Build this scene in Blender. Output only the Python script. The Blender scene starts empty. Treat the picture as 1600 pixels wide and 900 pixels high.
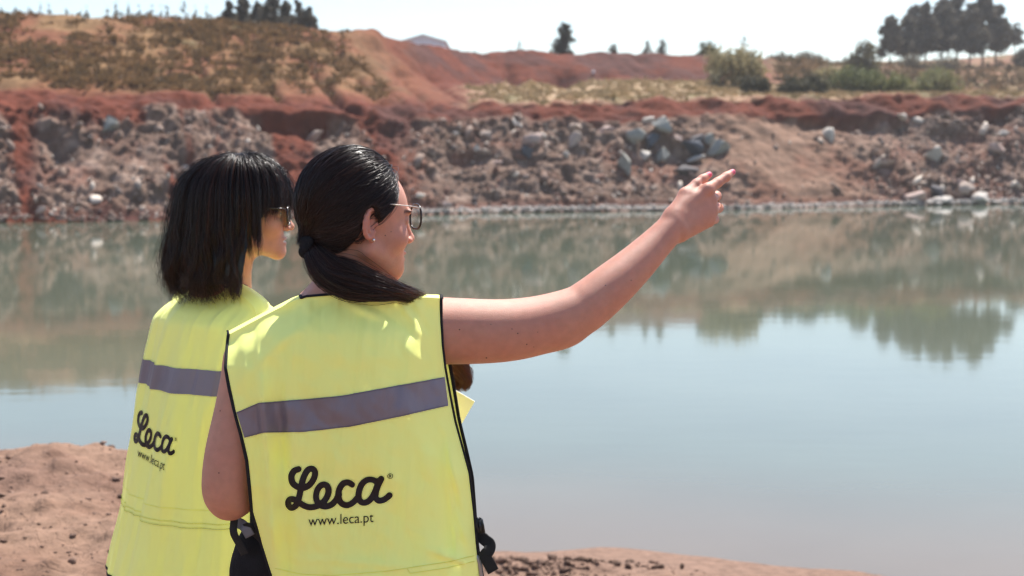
import bpy, bmesh, math, random
import numpy as np
from mathutils import Vector, Matrix
from mathutils.bvhtree import BVHTree

R = math.radians
scene = bpy.context.scene
col = scene.collection

# ------------------------------------------------------------------ camera, sky, sun, exposure
F = 2222.22                       # focal length in pixels of the 1600 px wide photograph
CAM = Vector((0.0, 0.0, 2.6))     # water surface is z = 0, the women's ground z = 1
TH = math.atan(200.0 / F)
cam_d = bpy.data.cameras.new('camera'); cam = bpy.data.objects.new('camera', cam_d); col.objects.link(cam)
cam.location = CAM; cam.rotation_euler = (math.pi / 2 - TH, 0, 0)
cam_d.lens = 50; cam_d.sensor_width = 36; cam_d.clip_start = 0.05; cam_d.clip_end = 6000
cam_d.dof.use_dof = True; cam_d.dof.focus_distance = 2.62; cam_d.dof.aperture_fstop = 6.0
scene.camera = cam

SUN_AZ, SUN_EL = 28.0, 60.0       # azimuth measured from +Y (away from the camera) towards +X
w = bpy.data.worlds.new('World'); scene.world = w; w.use_nodes = True
nt = w.node_tree; bg = nt.nodes['Background']
sky = nt.nodes.new('ShaderNodeTexSky'); sky.sky_type = 'NISHITA'; sky.sun_disc = False
sky.sun_elevation = R(SUN_EL); sky.sun_rotation = R(SUN_AZ)
sky.altitude = 200; sky.air_density = 1.0; sky.dust_density = 1.0; sky.ozone_density = 1.2
nt.links.new(sky.outputs[0], bg.inputs[0]); bg.inputs[1].default_value = 0.112
sun_d = bpy.data.lights.new('sun', 'SUN'); sun = bpy.data.objects.new('sun', sun_d); col.objects.link(sun)
sun_d.energy = 4.8; sun_d.angle = R(0.53); sun_d.color = (1.0, 0.955, 0.89)
sdir = Vector((math.sin(R(SUN_AZ)) * math.cos(R(SUN_EL)), math.cos(R(SUN_AZ)) * math.cos(R(SUN_EL)), math.sin(R(SUN_EL))))
sun.rotation_euler = sdir.to_track_quat('Z', 'Y').to_euler(); sun.location = (20, -10, 40)
scene.view_settings.view_transform = 'Standard'; scene.view_settings.look = 'None'
scene.view_settings.gamma = 1.0; scene.view_settings.exposure = 0.78
scene.view_settings.use_curve_mapping = False
scene.render.engine = 'CYCLES'
scene.cycles.use_denoising = True
scene.cycles.volume_bounces = 0; scene.cycles.max_bounces = 6; scene.cycles.transparent_max_bounces = 12
scene.cycles.sample_clamp_indirect = 6

def ray(px, py):
    """direction of the photograph's pixel, scaled so that its y component is 1"""
    u = (px - 800.0) / F; v = (450.0 - py) / F
    c, s = math.cos(TH), math.sin(TH)
    dy = c + v * s; dz = -s + v * c
    return np.array([u / dy, 1.0, dz / dy])
def P(px, py, Y):
    d = ray(px, py); return np.array([CAM.x + d[0] * Y, Y, CAM.z + d[2] * Y])

# ------------------------------------------------------------------ scene bookkeeping
def tag(o, label=None, cat=None, group=None, kind=None):
    if label: o['label'] = label
    if cat: o['category'] = cat
    if group: o['group'] = group
    if kind: o['kind'] = kind
    return o
def empty(name, loc=(0, 0, 0), rz=0.0, parent=None):
    o = bpy.data.objects.new(name, None); col.objects.link(o)
    o.location = loc; o.rotation_euler = (0, 0, rz); o.empty_display_size = 0.1
    if parent: o.parent = parent
    return o
def mesh_obj(name, verts, faces, mat=None, parent=None, smooth=True, cols=None, local=None, attrs=None):
    """one mesh object; verts are world coordinates, moved into the parent's frame (parents are never scaled)"""
    verts = np.asarray(verts, dtype=np.float64).reshape(-1, 3)
    me = bpy.data.meshes.new(name)
    if parent is not None and local is None:
        m = np.array(Matrix.LocRotScale(parent.location, parent.rotation_euler, None).inverted())
        pp = parent.parent
        if pp is not None:
            m2 = np.array(Matrix.LocRotScale(pp.location, pp.rotation_euler, None).inverted())
            verts = verts @ m2[:3, :3].T + m2[:3, 3]
        verts = verts @ m[:3, :3].T + m[:3, 3]
    if isinstance(faces, np.ndarray) and faces.ndim == 2:
        n, k = faces.shape
        me.vertices.add(len(verts)); me.vertices.foreach_set('co', verts.ravel())
        me.loops.add(n * k); me.loops.foreach_set('vertex_index', faces.ravel().astype(np.int32))
        me.polygons.add(n); me.polygons.foreach_set('loop_start', np.arange(0, n * k, k, dtype=np.int32))
        me.polygons.foreach_set('loop_total', np.full(n, k, dtype=np.int32))
        me.update(calc_edges=True); me.validate()
    else:
        me.from_pydata([tuple(v) for v in verts], [], [tuple(int(i) for i in f) for f in faces]); me.update()
    if smooth: me.polygons.foreach_set('use_smooth', np.ones(len(me.polygons), dtype=bool))
    if cols is not None:
        a = me.color_attributes.new('pigment', 'FLOAT_COLOR', 'POINT')
        c = np.ones((len(verts), 4), dtype=np.float32); c[:, :3] = cols; a.data.foreach_set('color', c.ravel())
    if attrs:
        for k_, v_ in attrs.items():
            a = me.attributes.new(k_, 'FLOAT', 'POINT'); a.data.foreach_set('value', np.asarray(v_, dtype=np.float32))
    if mat: me.materials.append(mat)
    o = bpy.data.objects.new(name, me); col.objects.link(o)
    if parent is not None: o.parent = parent
    return o

class MB:
    """collects pieces (verts, faces, colours) for one mesh"""
    def __init__(s): s.v = []; s.f = []; s.c = []; s.n = 0
    def add(s, v, f, c=None):
        v = np.asarray(v, float).reshape(-1, 3)
        s.v.append(v); s.f += [tuple(i + s.n for i in q) for q in f]
        s.c.append(np.tile(np.asarray(c if c is not None else (1, 1, 1), float), (len(v), 1)) if c is None or np.ndim(c) == 1 else c)
        s.n += len(v)
    def build(s, name, mat=None, parent=None, smooth=True, colour=False):
        return mesh_obj(name, np.concatenate(s.v), s.f, mat, parent, smooth, np.concatenate(s.c) if colour else None)

# ------------------------------------------------------------------ numpy noise
def _h(ix, iy, iz, seed):
    n = (ix.astype(np.int64) * 374761393 + iy.astype(np.int64) * 668265263 + iz.astype(np.int64) * 2147483647 + seed * 1274126177) & 0xffffffff
    n = ((n ^ (n >> 13)) * 1274126177) & 0xffffffff
    n = ((n ^ (n >> 16)) * 2246822519) & 0xffffffff
    n = n ^ (n >> 15)
    return (n & 0xffffff).astype(np.float64) / float(0xffffff)
def vnoise(p, seed=0):
    i = np.floor(p).astype(np.int64); f = p - i; f = f * f * f * (f * (f * 6 - 15) + 10)
    r = 0
    for dx in (0, 1):
        wx = f[:, 0] if dx else 1 - f[:, 0]
        for dy in (0, 1):
            wy = f[:, 1] if dy else 1 - f[:, 1]
            for dz in (0, 1):
                wz = f[:, 2] if dz else 1 - f[:, 2]
                r = r + wx * wy * wz * _h(i[:, 0] + dx, i[:, 1] + dy, i[:, 2] + dz, seed)
    return r * 2 - 1
def fbm(p, octv=4, seed=0, gain=0.5, lac=2.03):
    a = 1.0; s = 0; t = 0; q = np.asarray(p, float).copy()
    for k in range(octv):
        s = s + a * vnoise(q, seed + k * 17); t += a; a *= gain; q = q * lac + 7.3
    return s / t
def worley(p, seed=0):
    i = np.floor(p).astype(np.int64); best = np.full(len(p), 9.0); bid = np.zeros(len(p))
    for dx in (-1, 0, 1):
        for dy in (-1, 0, 1):
            for dz in (-1, 0, 1):
                cx, cy, cz = i[:, 0] + dx, i[:, 1] + dy, i[:, 2] + dz
                q = np.stack([cx + _h(cx, cy, cz, seed), cy + _h(cx, cy, cz, seed + 1), cz + _h(cx, cy, cz, seed + 2)], 1)
                d = np.sqrt(((q - p) ** 2).sum(1)); m = d < best
                best = np.where(m, d, best); bid = np.where(m, _h(cx, cy, cz, seed + 3), bid)
    return best, bid
def sstep(a, b, x):
    t = np.clip((np.asarray(x, float) - a) / (b - a), 0, 1); return t * t * (3 - 2 * t)
def lerp(a, b, t): return a + (b - a) * t
def mixc(a, b, t): return np.asarray(a)[None, :] * (1 - t[:, None]) + np.asarray(b)[None, :] * t[:, None] if np.ndim(a) == 1 else a * (1 - t[:, None]) + np.asarray(b)[None, :] * t[:, None]

# ------------------------------------------------------------------ materials
def new_mat(name):
    m = bpy.data.materials.new(name); m.use_nodes = True
    return m, m.node_tree, m.node_tree.nodes['Principled BSDF']
def simple(name, rgb, rough=0.6, spec=0.5, var=0.12, scale=20.0, bump=0.0, bscale=80.0, metal=0.0, coat=0.0, attr=False, sss=0.0, sss_r=None, trans=0.0, sheen=0.0):
    m, t, b = new_mat(name)
    L = t.links.new; N = t.nodes.new
    b.inputs['Roughness'].default_value = rough; b.inputs['Specular IOR Level'].default_value = spec
    b.inputs['Metallic'].default_value = metal; b.inputs['Coat Weight'].default_value = coat
    if sheen: b.inputs['Sheen Weight'].default_value = sheen
    tc = N('ShaderNodeTexCoord')
    nz = N('ShaderNodeTexNoise'); nz.inputs['Scale'].default_value = scale; nz.inputs['Detail'].default_value = 5
    L(tc.outputs['Object'], nz.inputs['Vector'])
    mr = N('ShaderNodeMapRange'); mr.inputs[1].default_value = 0.3; mr.inputs[2].default_value = 0.7
    mr.inputs[3].default_value = 1 - var; mr.inputs[4].default_value = 1 + var
    L(nz.outputs[0], mr.inputs[0])
    mx = N('ShaderNodeVectorMath'); mx.operation = 'SCALE'
    if attr:
        at = N('ShaderNodeVertexColor'); at.layer_name = 'pigment'; L(at.outputs[0], mx.inputs[0])
    else:
        rg = N('ShaderNodeRGB'); rg.outputs[0].default_value = (*rgb, 1); L(rg.outputs[0], mx.inputs[0])
    L(mr.outputs[0], mx.inputs['Scale']); L(mx.outputs[0], b.inputs['Base Color'])
    if bump > 0:
        n2 = N('ShaderNodeTexNoise'); n2.inputs['Scale'].default_value = bscale; n2.inputs['Detail'].default_value = 6
        L(tc.outputs['Object'], n2.inputs['Vector'])
        bp = N('ShaderNodeBump'); bp.inputs['Strength'].default_value = bump; bp.inputs['Distance'].default_value = 0.02
        L(n2.outputs[0], bp.inputs['Height']); L(bp.outputs[0], b.inputs['Normal'])
    if sss:
        b.inputs['Subsurface Weight'].default_value = sss; b.inputs['Subsurface Radius'].default_value = sss_r or (0.01, 0.004, 0.002)
        b.inputs['Subsurface Scale'].default_value = 1.0
    if trans:
        # thin translucency: part of the light falls through the sheet
        tr = N('ShaderNodeBsdfTranslucent'); L(mx.outputs[0], tr.inputs[0])
        ms = N('ShaderNodeMixShader'); ms.inputs[0].default_value = trans
        out = t.nodes['Material Output']; L(b.outputs[0], ms.inputs[1]); L(tr.outputs[0], ms.inputs[2]); L(ms.outputs[0], out.inputs[0])
    return m

# ------------------------------------------------------------------ shape helpers
def tube(pts, rad, seg=8, cap=True, close=False, ecc=None):
    """tube through pts with radius per point -> (verts, faces)"""
    pts = np.asarray(pts, float); n = len(pts); rad = np.broadcast_to(np.asarray(rad, float), (n,))
    tg = np.gradient(pts, axis=0)
    if close: tg = np.roll(pts, -1, 0) - np.roll(pts, 1, 0)
    tg /= np.linalg.norm(tg, axis=1)[:, None] + 1e-12
    up = np.array([0, 0, 1.0]) if abs(tg[0][2]) < 0.9 else np.array([1.0, 0, 0])
    x = np.cross(up, tg[0]); x /= np.linalg.norm(x)
    vs = []
    for i in range(n):
        x = x - tg[i] * np.dot(x, tg[i]); x /= np.linalg.norm(x) + 1e-12
        y = np.cross(tg[i], x)
        for k in range(seg):
            a = 2 * math.pi * k / seg
            vs.append(pts[i] + rad[i] * (math.cos(a) * x + math.sin(a) * y))
    fs = []
    m = n if close else n - 1
    for i in range(m):
        j = (i + 1) % n
        for k in range(seg):
            fs.append((i * seg + k, i * seg + (k + 1) % seg, j * seg + (k + 1) % seg, j * seg + k))
    if cap and not close:
        fs.append(tuple(reversed(range(seg)))); fs.append(tuple((n - 1) * seg + k for k in range(seg)))
    return np.array(vs), fs
def spline(pts, n):
    """Catmull-Rom through pts, n samples"""
    pts = np.asarray(pts, float); m = len(pts)
    if m == 2: return np.array([pts[0] + (pts[1] - pts[0]) * t for t in np.linspace(0, 1, n)])
    q = np.vstack([2 * pts[0] - pts[1], pts, 2 * pts[-1] - pts[-2]])
    t = np.linspace(0, m - 1, n); i = np.minimum(t.astype(int), m - 2); f = (t - i)[:, None]
    a, b, c, d = q[i], q[i + 1], q[i + 2], q[i + 3]
    return 0.5 * (2 * b + (c - a) * f + (2 * a - 5 * b + 4 * c - d) * f ** 2 + (3 * b - a - 3 * c + d) * f ** 3)
def box_vf(x0, x1, y0, y1, z0, z1):
    v = [(x, y, z) for z in (z0, z1) for y in (y0, y1) for x in (x0, x1)]
    return np.array(v, float), [(0, 2, 3, 1), (4, 5, 7, 6), (0, 1, 5, 4), (2, 6, 7, 3), (0, 4, 6, 2), (1, 3, 7, 5)]
def grid_faces(nr, nc):
    a = np.arange(nr * nc).reshape(nr, nc)
    return np.stack([a[:-1, :-1], a[:-1, 1:], a[1:, 1:], a[1:, :-1]], -1).reshape(-1, 4)
rng = np.random.default_rng(7)
# ================================================================== FAR BANK AND HILLS
KX = np.array([-900, -300, 0, 150, 300, 450, 560, 640, 700, 760, 850, 1000, 1150, 1300, 1450, 1600, 1900, 2500.])
def k(*a): return np.array(a, float)
shore_py = k(356, 350, 347, 346, 343, 341, 339, 336, 334, 332, 331, 329, 327, 323, 320, 318, 314, 306)
r1_py    = k(160, 165, 165, 172, 176, 180, 182, 184, 186, 186, 184, 188, 180, 184, 174, 164, 160, 150)
r2_py    = k(140, 148, 150, 152, 155, 160, 162, 164, 166, 162, 158, 157, 155, 152, 150, 149, 145, 140)
r3_py    = k(75, 80, 85, 88, 95, 102, 108, 120, 130, 132, 126, 124, 126, 141, 143, 143, 140, 136)
r4_py    = k(10, 14, 22, 24, 28, 42, 47, 62, 72, 80, 80, 83, 84, 100, 108, 108, 105, 100)
r5_py    = k(60, 60, 60, 60, 60, 60, 70, 78, 84, 90, 92, 94, 95, 96, 93, 80, 66, 60)
sh_d = (CAM.z * F) / (shore_py - 250)
r1_d = sh_d + k(7, 7, 7, 7, 7, 7, 7, 7, 7, 7, 7, 7, 7, 7.5, 8, 8, 8, 8)
r2_d = r1_d + 2.2
r3_d = r2_d + k(8, 8, 8, 8, 8, 9, 11, 15, 20, 24, 28, 30, 30, 30, 30, 30, 30, 30)
r4_d = r3_d + k(8, 8, 8, 8, 8, 8, 7, 7, 7, 7, 6, 6, 8, 34, 40, 40, 40, 40)
r5_d = r4_d + k(25, 25, 25, 25, 25, 25, 30, 35, 40, 45, 45, 45, 45, 45, 45, 45, 45, 45)
def wz(py, d): return CAM.z + (250 - py) / F * d * 1.0
def colz(py, d):   # exact: height of the photograph's row at that distance (centre column)
    return np.array([P(800, a, b)[2] for a, b in zip(py, d)])
rows = []      # (depth, z) at the knots
rows.append((sh_d - 6, np.full(len(KX), -1.6)))
rows.append((sh_d, np.full(len(KX), -0.02)))
for py_, d_ in ((r1_py, r1_d), (r2_py, r2_d), (r3_py, r3_d), (r4_py, r4_d)):
    rows.append((d_, colz(py_, d_)))
z4 = rows[-1][1]
rows.append((r4_d + 3, z4 - k(.3, .3, .3, .3, .3, .3, .3, .3, .3, .3, .3, .3, .3, 0, 0, 0, 0, 0) + 0.0))
rows.append((r5_d, np.where(KX > 1200, colz(r5_py, r5_d), z4 - 1.0)))
rows.append((r5_d + 60, rows[-1][1] - 1.5))
rows.append((np.full(len(KX), 2600.), np.full(len(KX), 6.0)))
rD = np.array([r[0] for r in rows]); rZ = np.array([r[1] for r in rows])

def smooth_interp(x, xp, fp):
    # monotone-ish smooth interpolation: linear on a denser, blurred curve
    xs = np.linspace(xp[0], xp[-1], 900); f = np.interp(xs, xp, fp)
    ker = np.hanning(25); ker /= ker.sum(); fpad = np.pad(f, 12, mode='edge'); f = np.convolve(fpad, ker, 'valid')
    return np.interp(x, xs, f)
cpx = np.concatenate([np.linspace(-4600, -940, 70), np.linspace(-900, 2500, 1000), np.linspace(2540, 6200, 70)]); NC = len(cpx)
seg_n = [5, 76, 22, 46, 44, 5, 22, 8, 10]        # samples between successive rows
vv = []
for i, n in enumerate(seg_n): vv += list(i + np.arange(n) / n)
vv.append(len(seg_n)); vv = np.array(vv); NR = len(vv)
D9 = np.array([smooth_interp(cpx, KX, rD[i]) for i in range(len(rD))]); Z9 = np.array([smooth_interp(cpx, KX, rZ[i]) for i in range(len(rZ))])
D = np.array([[0.0]]); ii = np.minimum(vv.astype(int), len(rD) - 2); ff = (vv - ii)[:, None]
D = D9[ii] * (1 - ff) + D9[ii + 1] * ff; Z = Z9[ii] * (1 - ff) + Z9[ii + 1] * ff
# rounded profile: blur down the rows lightly, away from the shore row
Zs = Z.copy()
for _ in range(6): Zs[8:-1] = (Zs[7:-2] + 2 * Zs[8:-1] + Zs[9:]) / 4
Z = Zs
U = (cpx - 800) / F / math.cos(TH)
X = U[None, :] * D
PXG = np.broadcast_to(cpx, D.shape); VG = np.broadcast_to(vv[:, None], D.shape)
pos = np.stack([X, D, Z], -1).reshape(-1, 3)
PXf = PXG.ravel(); V = VG.ravel()
# normals of the smooth sheet
def grid_normals(p, nr, nc):
    g = p.reshape(nr, nc, 3); du = np.gradient(g, axis=1); dv = np.gradient(g, axis=0)
    n = np.cross(du, dv).reshape(-1, 3); n /= np.linalg.norm(n, axis=1)[:, None] + 1e-9
    return n * np.where(n[:, 2:3] < 0, -1, 1)
nrm = grid_normals(pos, NR, NC)
face = sstep(1.0, 1.15, V) * (1 - sstep(1.95, 2.1, V))          # rock face
lip = sstep(1.8, 2.05, V) * (1 - sstep(3.02, 3.2, V))
up = sstep(3.0, 3.2, V) * (1 - sstep(6.0, 7.0, V))
left = 1 - sstep(560, 760, PXf)
clump = fbm(pos * [0.22, 0.22, 0.3], 4, 3)
rocky = face * sstep(-0.35, 0.3, clump + 0.5 * left * 0 + 0.25)
# smooth earth fan around px 1150-1330 (graded slope)
fan = np.exp(-((PXf - 1225 - (1.5 - V) * 90) / 112.0) ** 2) * face
rocky *= 1 - 0.85 * fan
wd, wid = worley(pos * 0.9, 5); wd2, wid2 = worley(pos * 2.2, 9)
disp = 0.45 * fbm(pos * 0.25, 4, 11) * (0.35 + face) \
     + rocky * (0.45 * (0.55 - wd) * (0.3 + wid) + 0.26 * (0.5 - wd2) * wid2 + 0.30 * (0.5 - np.abs(fbm(pos * [1.6, 1.6, 1.1], 4, 2)) * 2) + 0.20 * fbm(pos * 3, 3, 2)) \
     + (0.25 + up * 0.5 * left) * 0.35 * fbm(pos * 0.8, 4, 21) + lip * 0.55 * fbm(pos * [0.7, 0.7, 1.2], 4, 31)
disp += (V > 4) * (V < 6) * (PXf > 720) * (PXf < 1180) * 0.35 * fbm(pos * 0.45, 3, 77)
# hollows and gullies
def hollow(px, v, wx, wv, depth, slope=0.0):
    global disp
    g = np.exp(-((PXf - px - slope * (V - v)) / wx) ** 2 - ((V - v) / wv) ** 2); disp = disp - depth * g
hollow(505, 1.9, 46, 0.10, 1.3); hollow(100, 1.62, 26, 0.12, 0.5); hollow(735, 1.58, 40, 0.08, 0.8); hollow(800, 1.5, 34, 0.07, 0.5)
hollow(1345, 1.93, 34, 0.10, 1.1); hollow(1500, 1.75, 60, 0.18, 1.2); hollow(1270, 1.97, 30, 0.08, 0.8); hollow(1560, 1.95, 26, 0.1, 1.0)
hollow(1060, 1.62, 55, 0.14, 0.8); hollow(525, 3.2, 8, 1.1, 0.9, -45); hollow(880, 4.0, 22, 0.25, 1.0); hollow(893, 3.5, 30, 0.15, 0.8)
hollow(800, 4.2, 8, 0.5, 0.7, -20); hollow(585, 4.9, 26, 0.25, -0.35); hollow(1000, 4.8, 12, 0.25, 0.4)
hollow(420, 3.6, 7, .8, .6, -40); hollow(560, 3.8, 7, .8, .6, -48); hollow(600, 3.6, 6, .7, .5, -50); hollow(650, 3.5, 7, .7, .5, -50); hollow(700, 3.6, 6, .7, .4, -55); hollow(330, 3.4, 6, .6, .5, -30); hollow(300, 1.5, 16, .1, .6); hollow(430, 1.95, 30, .08, .9); hollow(620, 1.9, 20, .08, .7); hollow(1010, 1.72, 16, .07, .5); hollow(1410, 1.9, 26, .1, .8); hollow(930, 1.96, 24, .05, .5)
disp *= sstep(0.9, 1.12, V) * (1 - 0.6 * sstep(6.5, 8, V))
pos = pos + nrm * disp[:, None]
# ---- soil colours
red = np.array([0.125, 0.032, 0.017]); redd = np.array([0.085, 0.032, 0.025]); tan = np.array([0.235, 0.138, 0.092])
grey = np.array([0.150, 0.095, 0.070]); pale = np.array([0.25, 0.175, 0.135]); dry = np.array([0.215, 0.122, 0.056]); olive = np.array([0.12, 0.095, 0.045])
orange = np.array([0.205, 0.084, 0.042])
n1 = fbm(pos * [0.35, 0.35, 0.5], 5, 41); n2 = fbm(pos * 1.6, 4, 51); n3 = fbm(pos * [0.12, 0.12, 0.2], 3, 61)
c = mixc(np.tile(red, (len(pos), 1)), redd, sstep(-0.15, 0.35, n1))
# rock face: grey-brown rubble with red streaks running down on the left
streak = fbm(np.stack([PXf / 48.0 + V * 0.9, V * 0.8, 0 * V], 1), 4, 71)
rk = face * sstep(-0.25, 0.12, streak * (0.3 + 0.9 * left) + 0.32 + 0.22 * sstep(600, 760, PXf) - 0.5 * sstep(1.75, 2.0, V))
rk = np.where(PXf < 30, rk * sstep(-300, -20, -PXf * 0 + PXf - 30) * 0.4 + rk * 0.6, rk)
rk *= 1 - 0.85 * np.exp(-((PXf - 45) / 22) ** 2) * sstep(1.25, 1.5, V) - 0.6 * np.exp(-((PXf - 600 - (2 - V) * 25) / 45) ** 2)
rc = mixc(np.tile(grey, (len(pos), 1)), pale, sstep(0.0, 0.5, n2 + 0.5 * (wid2 - 0.5)))
rc = mixc(rc, tan, 0.8 * np.clip(fan * 1.3, 0, 1)); rc = mixc(rc, red * 1.4, 0.35 * sstep(0.0, 0.5, n1))
rc = rc * (1 + 0.05 * np.sin(pos[:, 2] * 26 + 2 * n1))[:, None]
c = c * (1 - rk[:, None]) + rc * rk[:, None]
# pale drying edge just above the water
edge = np.exp(-((V - 1.03) / 0.02) ** 2) * sstep(430, 700, PXf)
c = mixc(c, np.array([0.45, 0.40, 0.35]), 0.8 * edge)
edge = None
# left hill: dry grass and bare orange soil
hill = sstep(2.95, 3.35, V) * (1 - sstep(520, 700, PXf + 35 * (V - 4)))
hc = mixc(np.tile(orange, (len(pos), 1)), dry, sstep(-0.3, 0.25, n1)); hc = mixc(hc, olive, 0.75 * sstep(0.05, 0.4, n2 + n3 * 0.8 - 0.12 - 0.35 * sstep(420, 560, PXf)))
hc = mixc(hc, red, 0.5 * sstep(0.2, 0.6, -n1))
c = c * (1 - hill[:, None]) + hc * hill[:, None]
# light diagonal bands on the end of the hill
diag = np.sin((PXf - 690 + (V - 3.0) * 85) / 22.0 + 1.2 * n3) * np.exp(-((PXf - 665 + (V - 3.0) * 60) / 60) ** 2) * sstep(3.0, 3.2, V) * (1 - sstep(5, 5.3, V))
c = mixc(c, orange * 1.1, 0.6 * np.clip(diag, 0, 1))
# grassy bench on the right
gr = sstep(700, 800, PXf + 60 * n2) * sstep(2.96, 3.12, V + 0.08 * n2) * (1 - sstep(3.85, 4.0, V + 0.12 * n2))
gc = mixc(np.tile(np.array([0.38, 0.265, 0.165]), (len(pos), 1)), np.array([0.17, 0.14, 0.065]), sstep(0.0, 0.5, n1 + 0.2 * sstep(1100, 1300, PXf)))
c = c * (1 - gr[:, None]) + gc * gr[:, None]
# far right hillside beyond the bench
hr = sstep(1170, 1230, PXf) * sstep(3.85, 4.0, V)
hrc = mixc(np.tile(np.array([0.25, 0.125, 0.08]), (len(pos), 1)), np.array([0.21, 0.145, 0.075]), sstep(-0.25, 0.2, n1)); hrc = mixc(hrc, np.array([0.10, 0.09, 0.04]), 0.7 * sstep(0.1, 0.5, n2 + n3))
c = c * (1 - hr[:, None]) + hrc * hr[:, None]
c = np.clip(c * (1 + 0.18 * n2)[:, None], 0.01, 0.8)
m_soil = simple('far_bank_soil', (1, 1, 1), rough=0.95, spec=0.15, var=0.25, scale=2.2, bump=0.6, bscale=4.0, attr=True)
land = mesh_obj('hill_terrain', pos, grid_faces(NR, NC), m_soil, smooth=True, cols=c)
tag(land, kind='structure')
land_bvh = BVHTree.FromPolygons([tuple(p) for p in pos], [tuple(int(i) for i in q) for q in grid_faces(NR, NC)])
def on_land(px, py):
    d = Vector(ray(px, py)).normalized(); h = land_bvh.ray_cast(CAM + d * 30, d)
    return (np.array(h[0]), np.array(h[1])) if h[0] is not None else (None, None)
def land_at(x, y):
    h = land_bvh.ray_cast(Vector((x, y, 60)), Vector((0, 0, -1)))
    return h[0].z if h[0] is not None else 0.0

# ================================================================== WATER
m_water, t, b = new_mat('lake_water')
L = t.links.new; N = t.nodes.new
b.inputs['Roughness'].default_value = 0.045; b.inputs['IOR'].default_value = 1.333; b.inputs['Specular IOR Level'].default_value = 0.5
g = N('ShaderNodeNewGeometry'); sx = N('ShaderNodeSeparateXYZ'); L(g.outputs['Position'], sx.inputs[0])
at = N('ShaderNodeVertexColor'); at.layer_name = 'pigment'
nz = N('ShaderNodeTexNoise'); nz.inputs['Scale'].default_value = 0.35; nz.inputs['Detail'].default_value = 4; L(g.outputs['Position'], nz.inputs['Vector'])
mr = N('ShaderNodeMapRange'); mr.inputs[1].default_value = .3; mr.inputs[2].default_value = .7; mr.inputs[3].default_value = .92; mr.inputs[4].default_value = 1.08; L(nz.outputs[0], mr.inputs[0])
vm = N('ShaderNodeVectorMath'); vm.operation = 'SCALE'; L(at.outputs[0], vm.inputs[0]); L(mr.outputs[0], vm.inputs['Scale']); L(vm.outputs[0], b.inputs['Base Color'])
mp = N('ShaderNodeMapping'); mp.inputs['Scale'].default_value = (0.9, 2.2, 1); L(g.outputs['Position'], mp.inputs['Vector'])
n2_ = N('ShaderNodeTexNoise'); n2_.inputs['Scale'].default_value = 1.1; n2_.inputs['Detail'].default_value = 3; L(mp.outputs[0], n2_.inputs['Vector'])
bp = N('ShaderNodeBump'); bp.inputs['Strength'].default_value = 0.055; bp.inputs['Distance'].default_value = 0.02; L(n2_.outputs[0], bp.inputs['Height']); L(bp.outputs[0], b.inputs['Normal'])
wx = np.concatenate([np.linspace(-160, -14, 12), np.linspace(-12, 14, 60), np.linspace(16, 200, 12)]); wy = np.concatenate([np.linspace(3.0, 20, 80), np.linspace(21, 130, 30)])
gx, gy = np.meshgrid(wx, wy); wp = np.stack([gx, gy, 0 * gx], -1).reshape(-1, 3)
def shore_y(x): return 9.38 - 0.23 * (np.asarray(x) + 0.2) + 0.12 * np.sin(np.asarray(x) * 1.7)
dist = wp[:, 1] - shore_y(wp[:, 0])
wc = mixc(np.tile(np.array([0.17, 0.135, 0.095]), (len(wp), 1)), np.array([0.125, 0.135, 0.095]), sstep(0, 4, dist)); wc = mixc(wc, np.array([0.105, 0.130, 0.088]), sstep(4, 26, dist))
tag(mesh_obj('lake_water', wp, grid_faces(len(wy), len(wx)), m_water, cols=wc), kind='structure')

# ================================================================== NEAR BANK
def near_z(x, y):
    x = np.asarray(x, float); y = np.asarray(y, float)
    p = np.stack([x, y, 0 * x], -1).reshape(-1, 3)
    sy = shore_y(x)
    t1 = sstep(-1.45, -0.75, -x * 0 + x)                     # 0 on the left mound side, 1 on the right
    # right side: long slope down to the water ; left side: flat spoil bench that ends in a lip
    zf = -0.075 * (y - sy); zr = 1.0 - 0.42 * sstep(3.2, 5.2, y) - 0.50 * sstep(4.8, 8.4, y); q_ = sstep(7.9, 8.5, y); zr = zr * (1 - q_) + zf * q_
    lip_y = 7.5 - 0.35 * sstep(-2.6, -1.2, x) + 0.25 * np.sin(x * 2.1 + 1)
    zl = 1.0 + 0.10 * np.exp(-((x + 2.35) / 0.55) ** 2 - ((y - 7.2) / 0.7) ** 2) - 0.55 * sstep(0, 0.9, y - lip_y) - 0.55 * sstep(0.6, 2.6, y - lip_y) - 0.05 * np.clip(y - lip_y - 2, 0, 50)
    z = zl * (1 - t1) + zr * t1
    rough = (1 - sstep(0.0, 1.0, y - 8.0 - 0 * x) * t1)
    n = fbm(p * 1.3, 4, 5).reshape(x.shape); n2 = fbm(p * 5.5, 4, 6).reshape(x.shape)
    z = z + 0.055 * np.exp(-((x - .15) / .5) ** 2 - ((y - 8.72) / .16) ** 2) * (.7 + n2)
    z = z + rough * (0.085 * n + 0.042 * n2) * np.where(y > 3.6, 1, 0.25)
    wet = sstep(8.3, 9.0, y) * t1
    return z + wet * 0.012 * n
fx = np.concatenate([np.linspace(-60, -5, 24), np.linspace(-4.8, 4.8, 420), np.linspace(5, 60, 24)])
fy = np.concatenate([np.linspace(-60, 0, 20), np.linspace(0.2, 4.4, 60), np.linspace(4.43, 11.5, 330), np.linspace(11.7, 16, 10)])
gx, gy = np.meshgrid(fx, fy); gz = near_z(gx, gy)
gp = np.stack([gx, gy, gz], -1).reshape(-1, 3)
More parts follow.
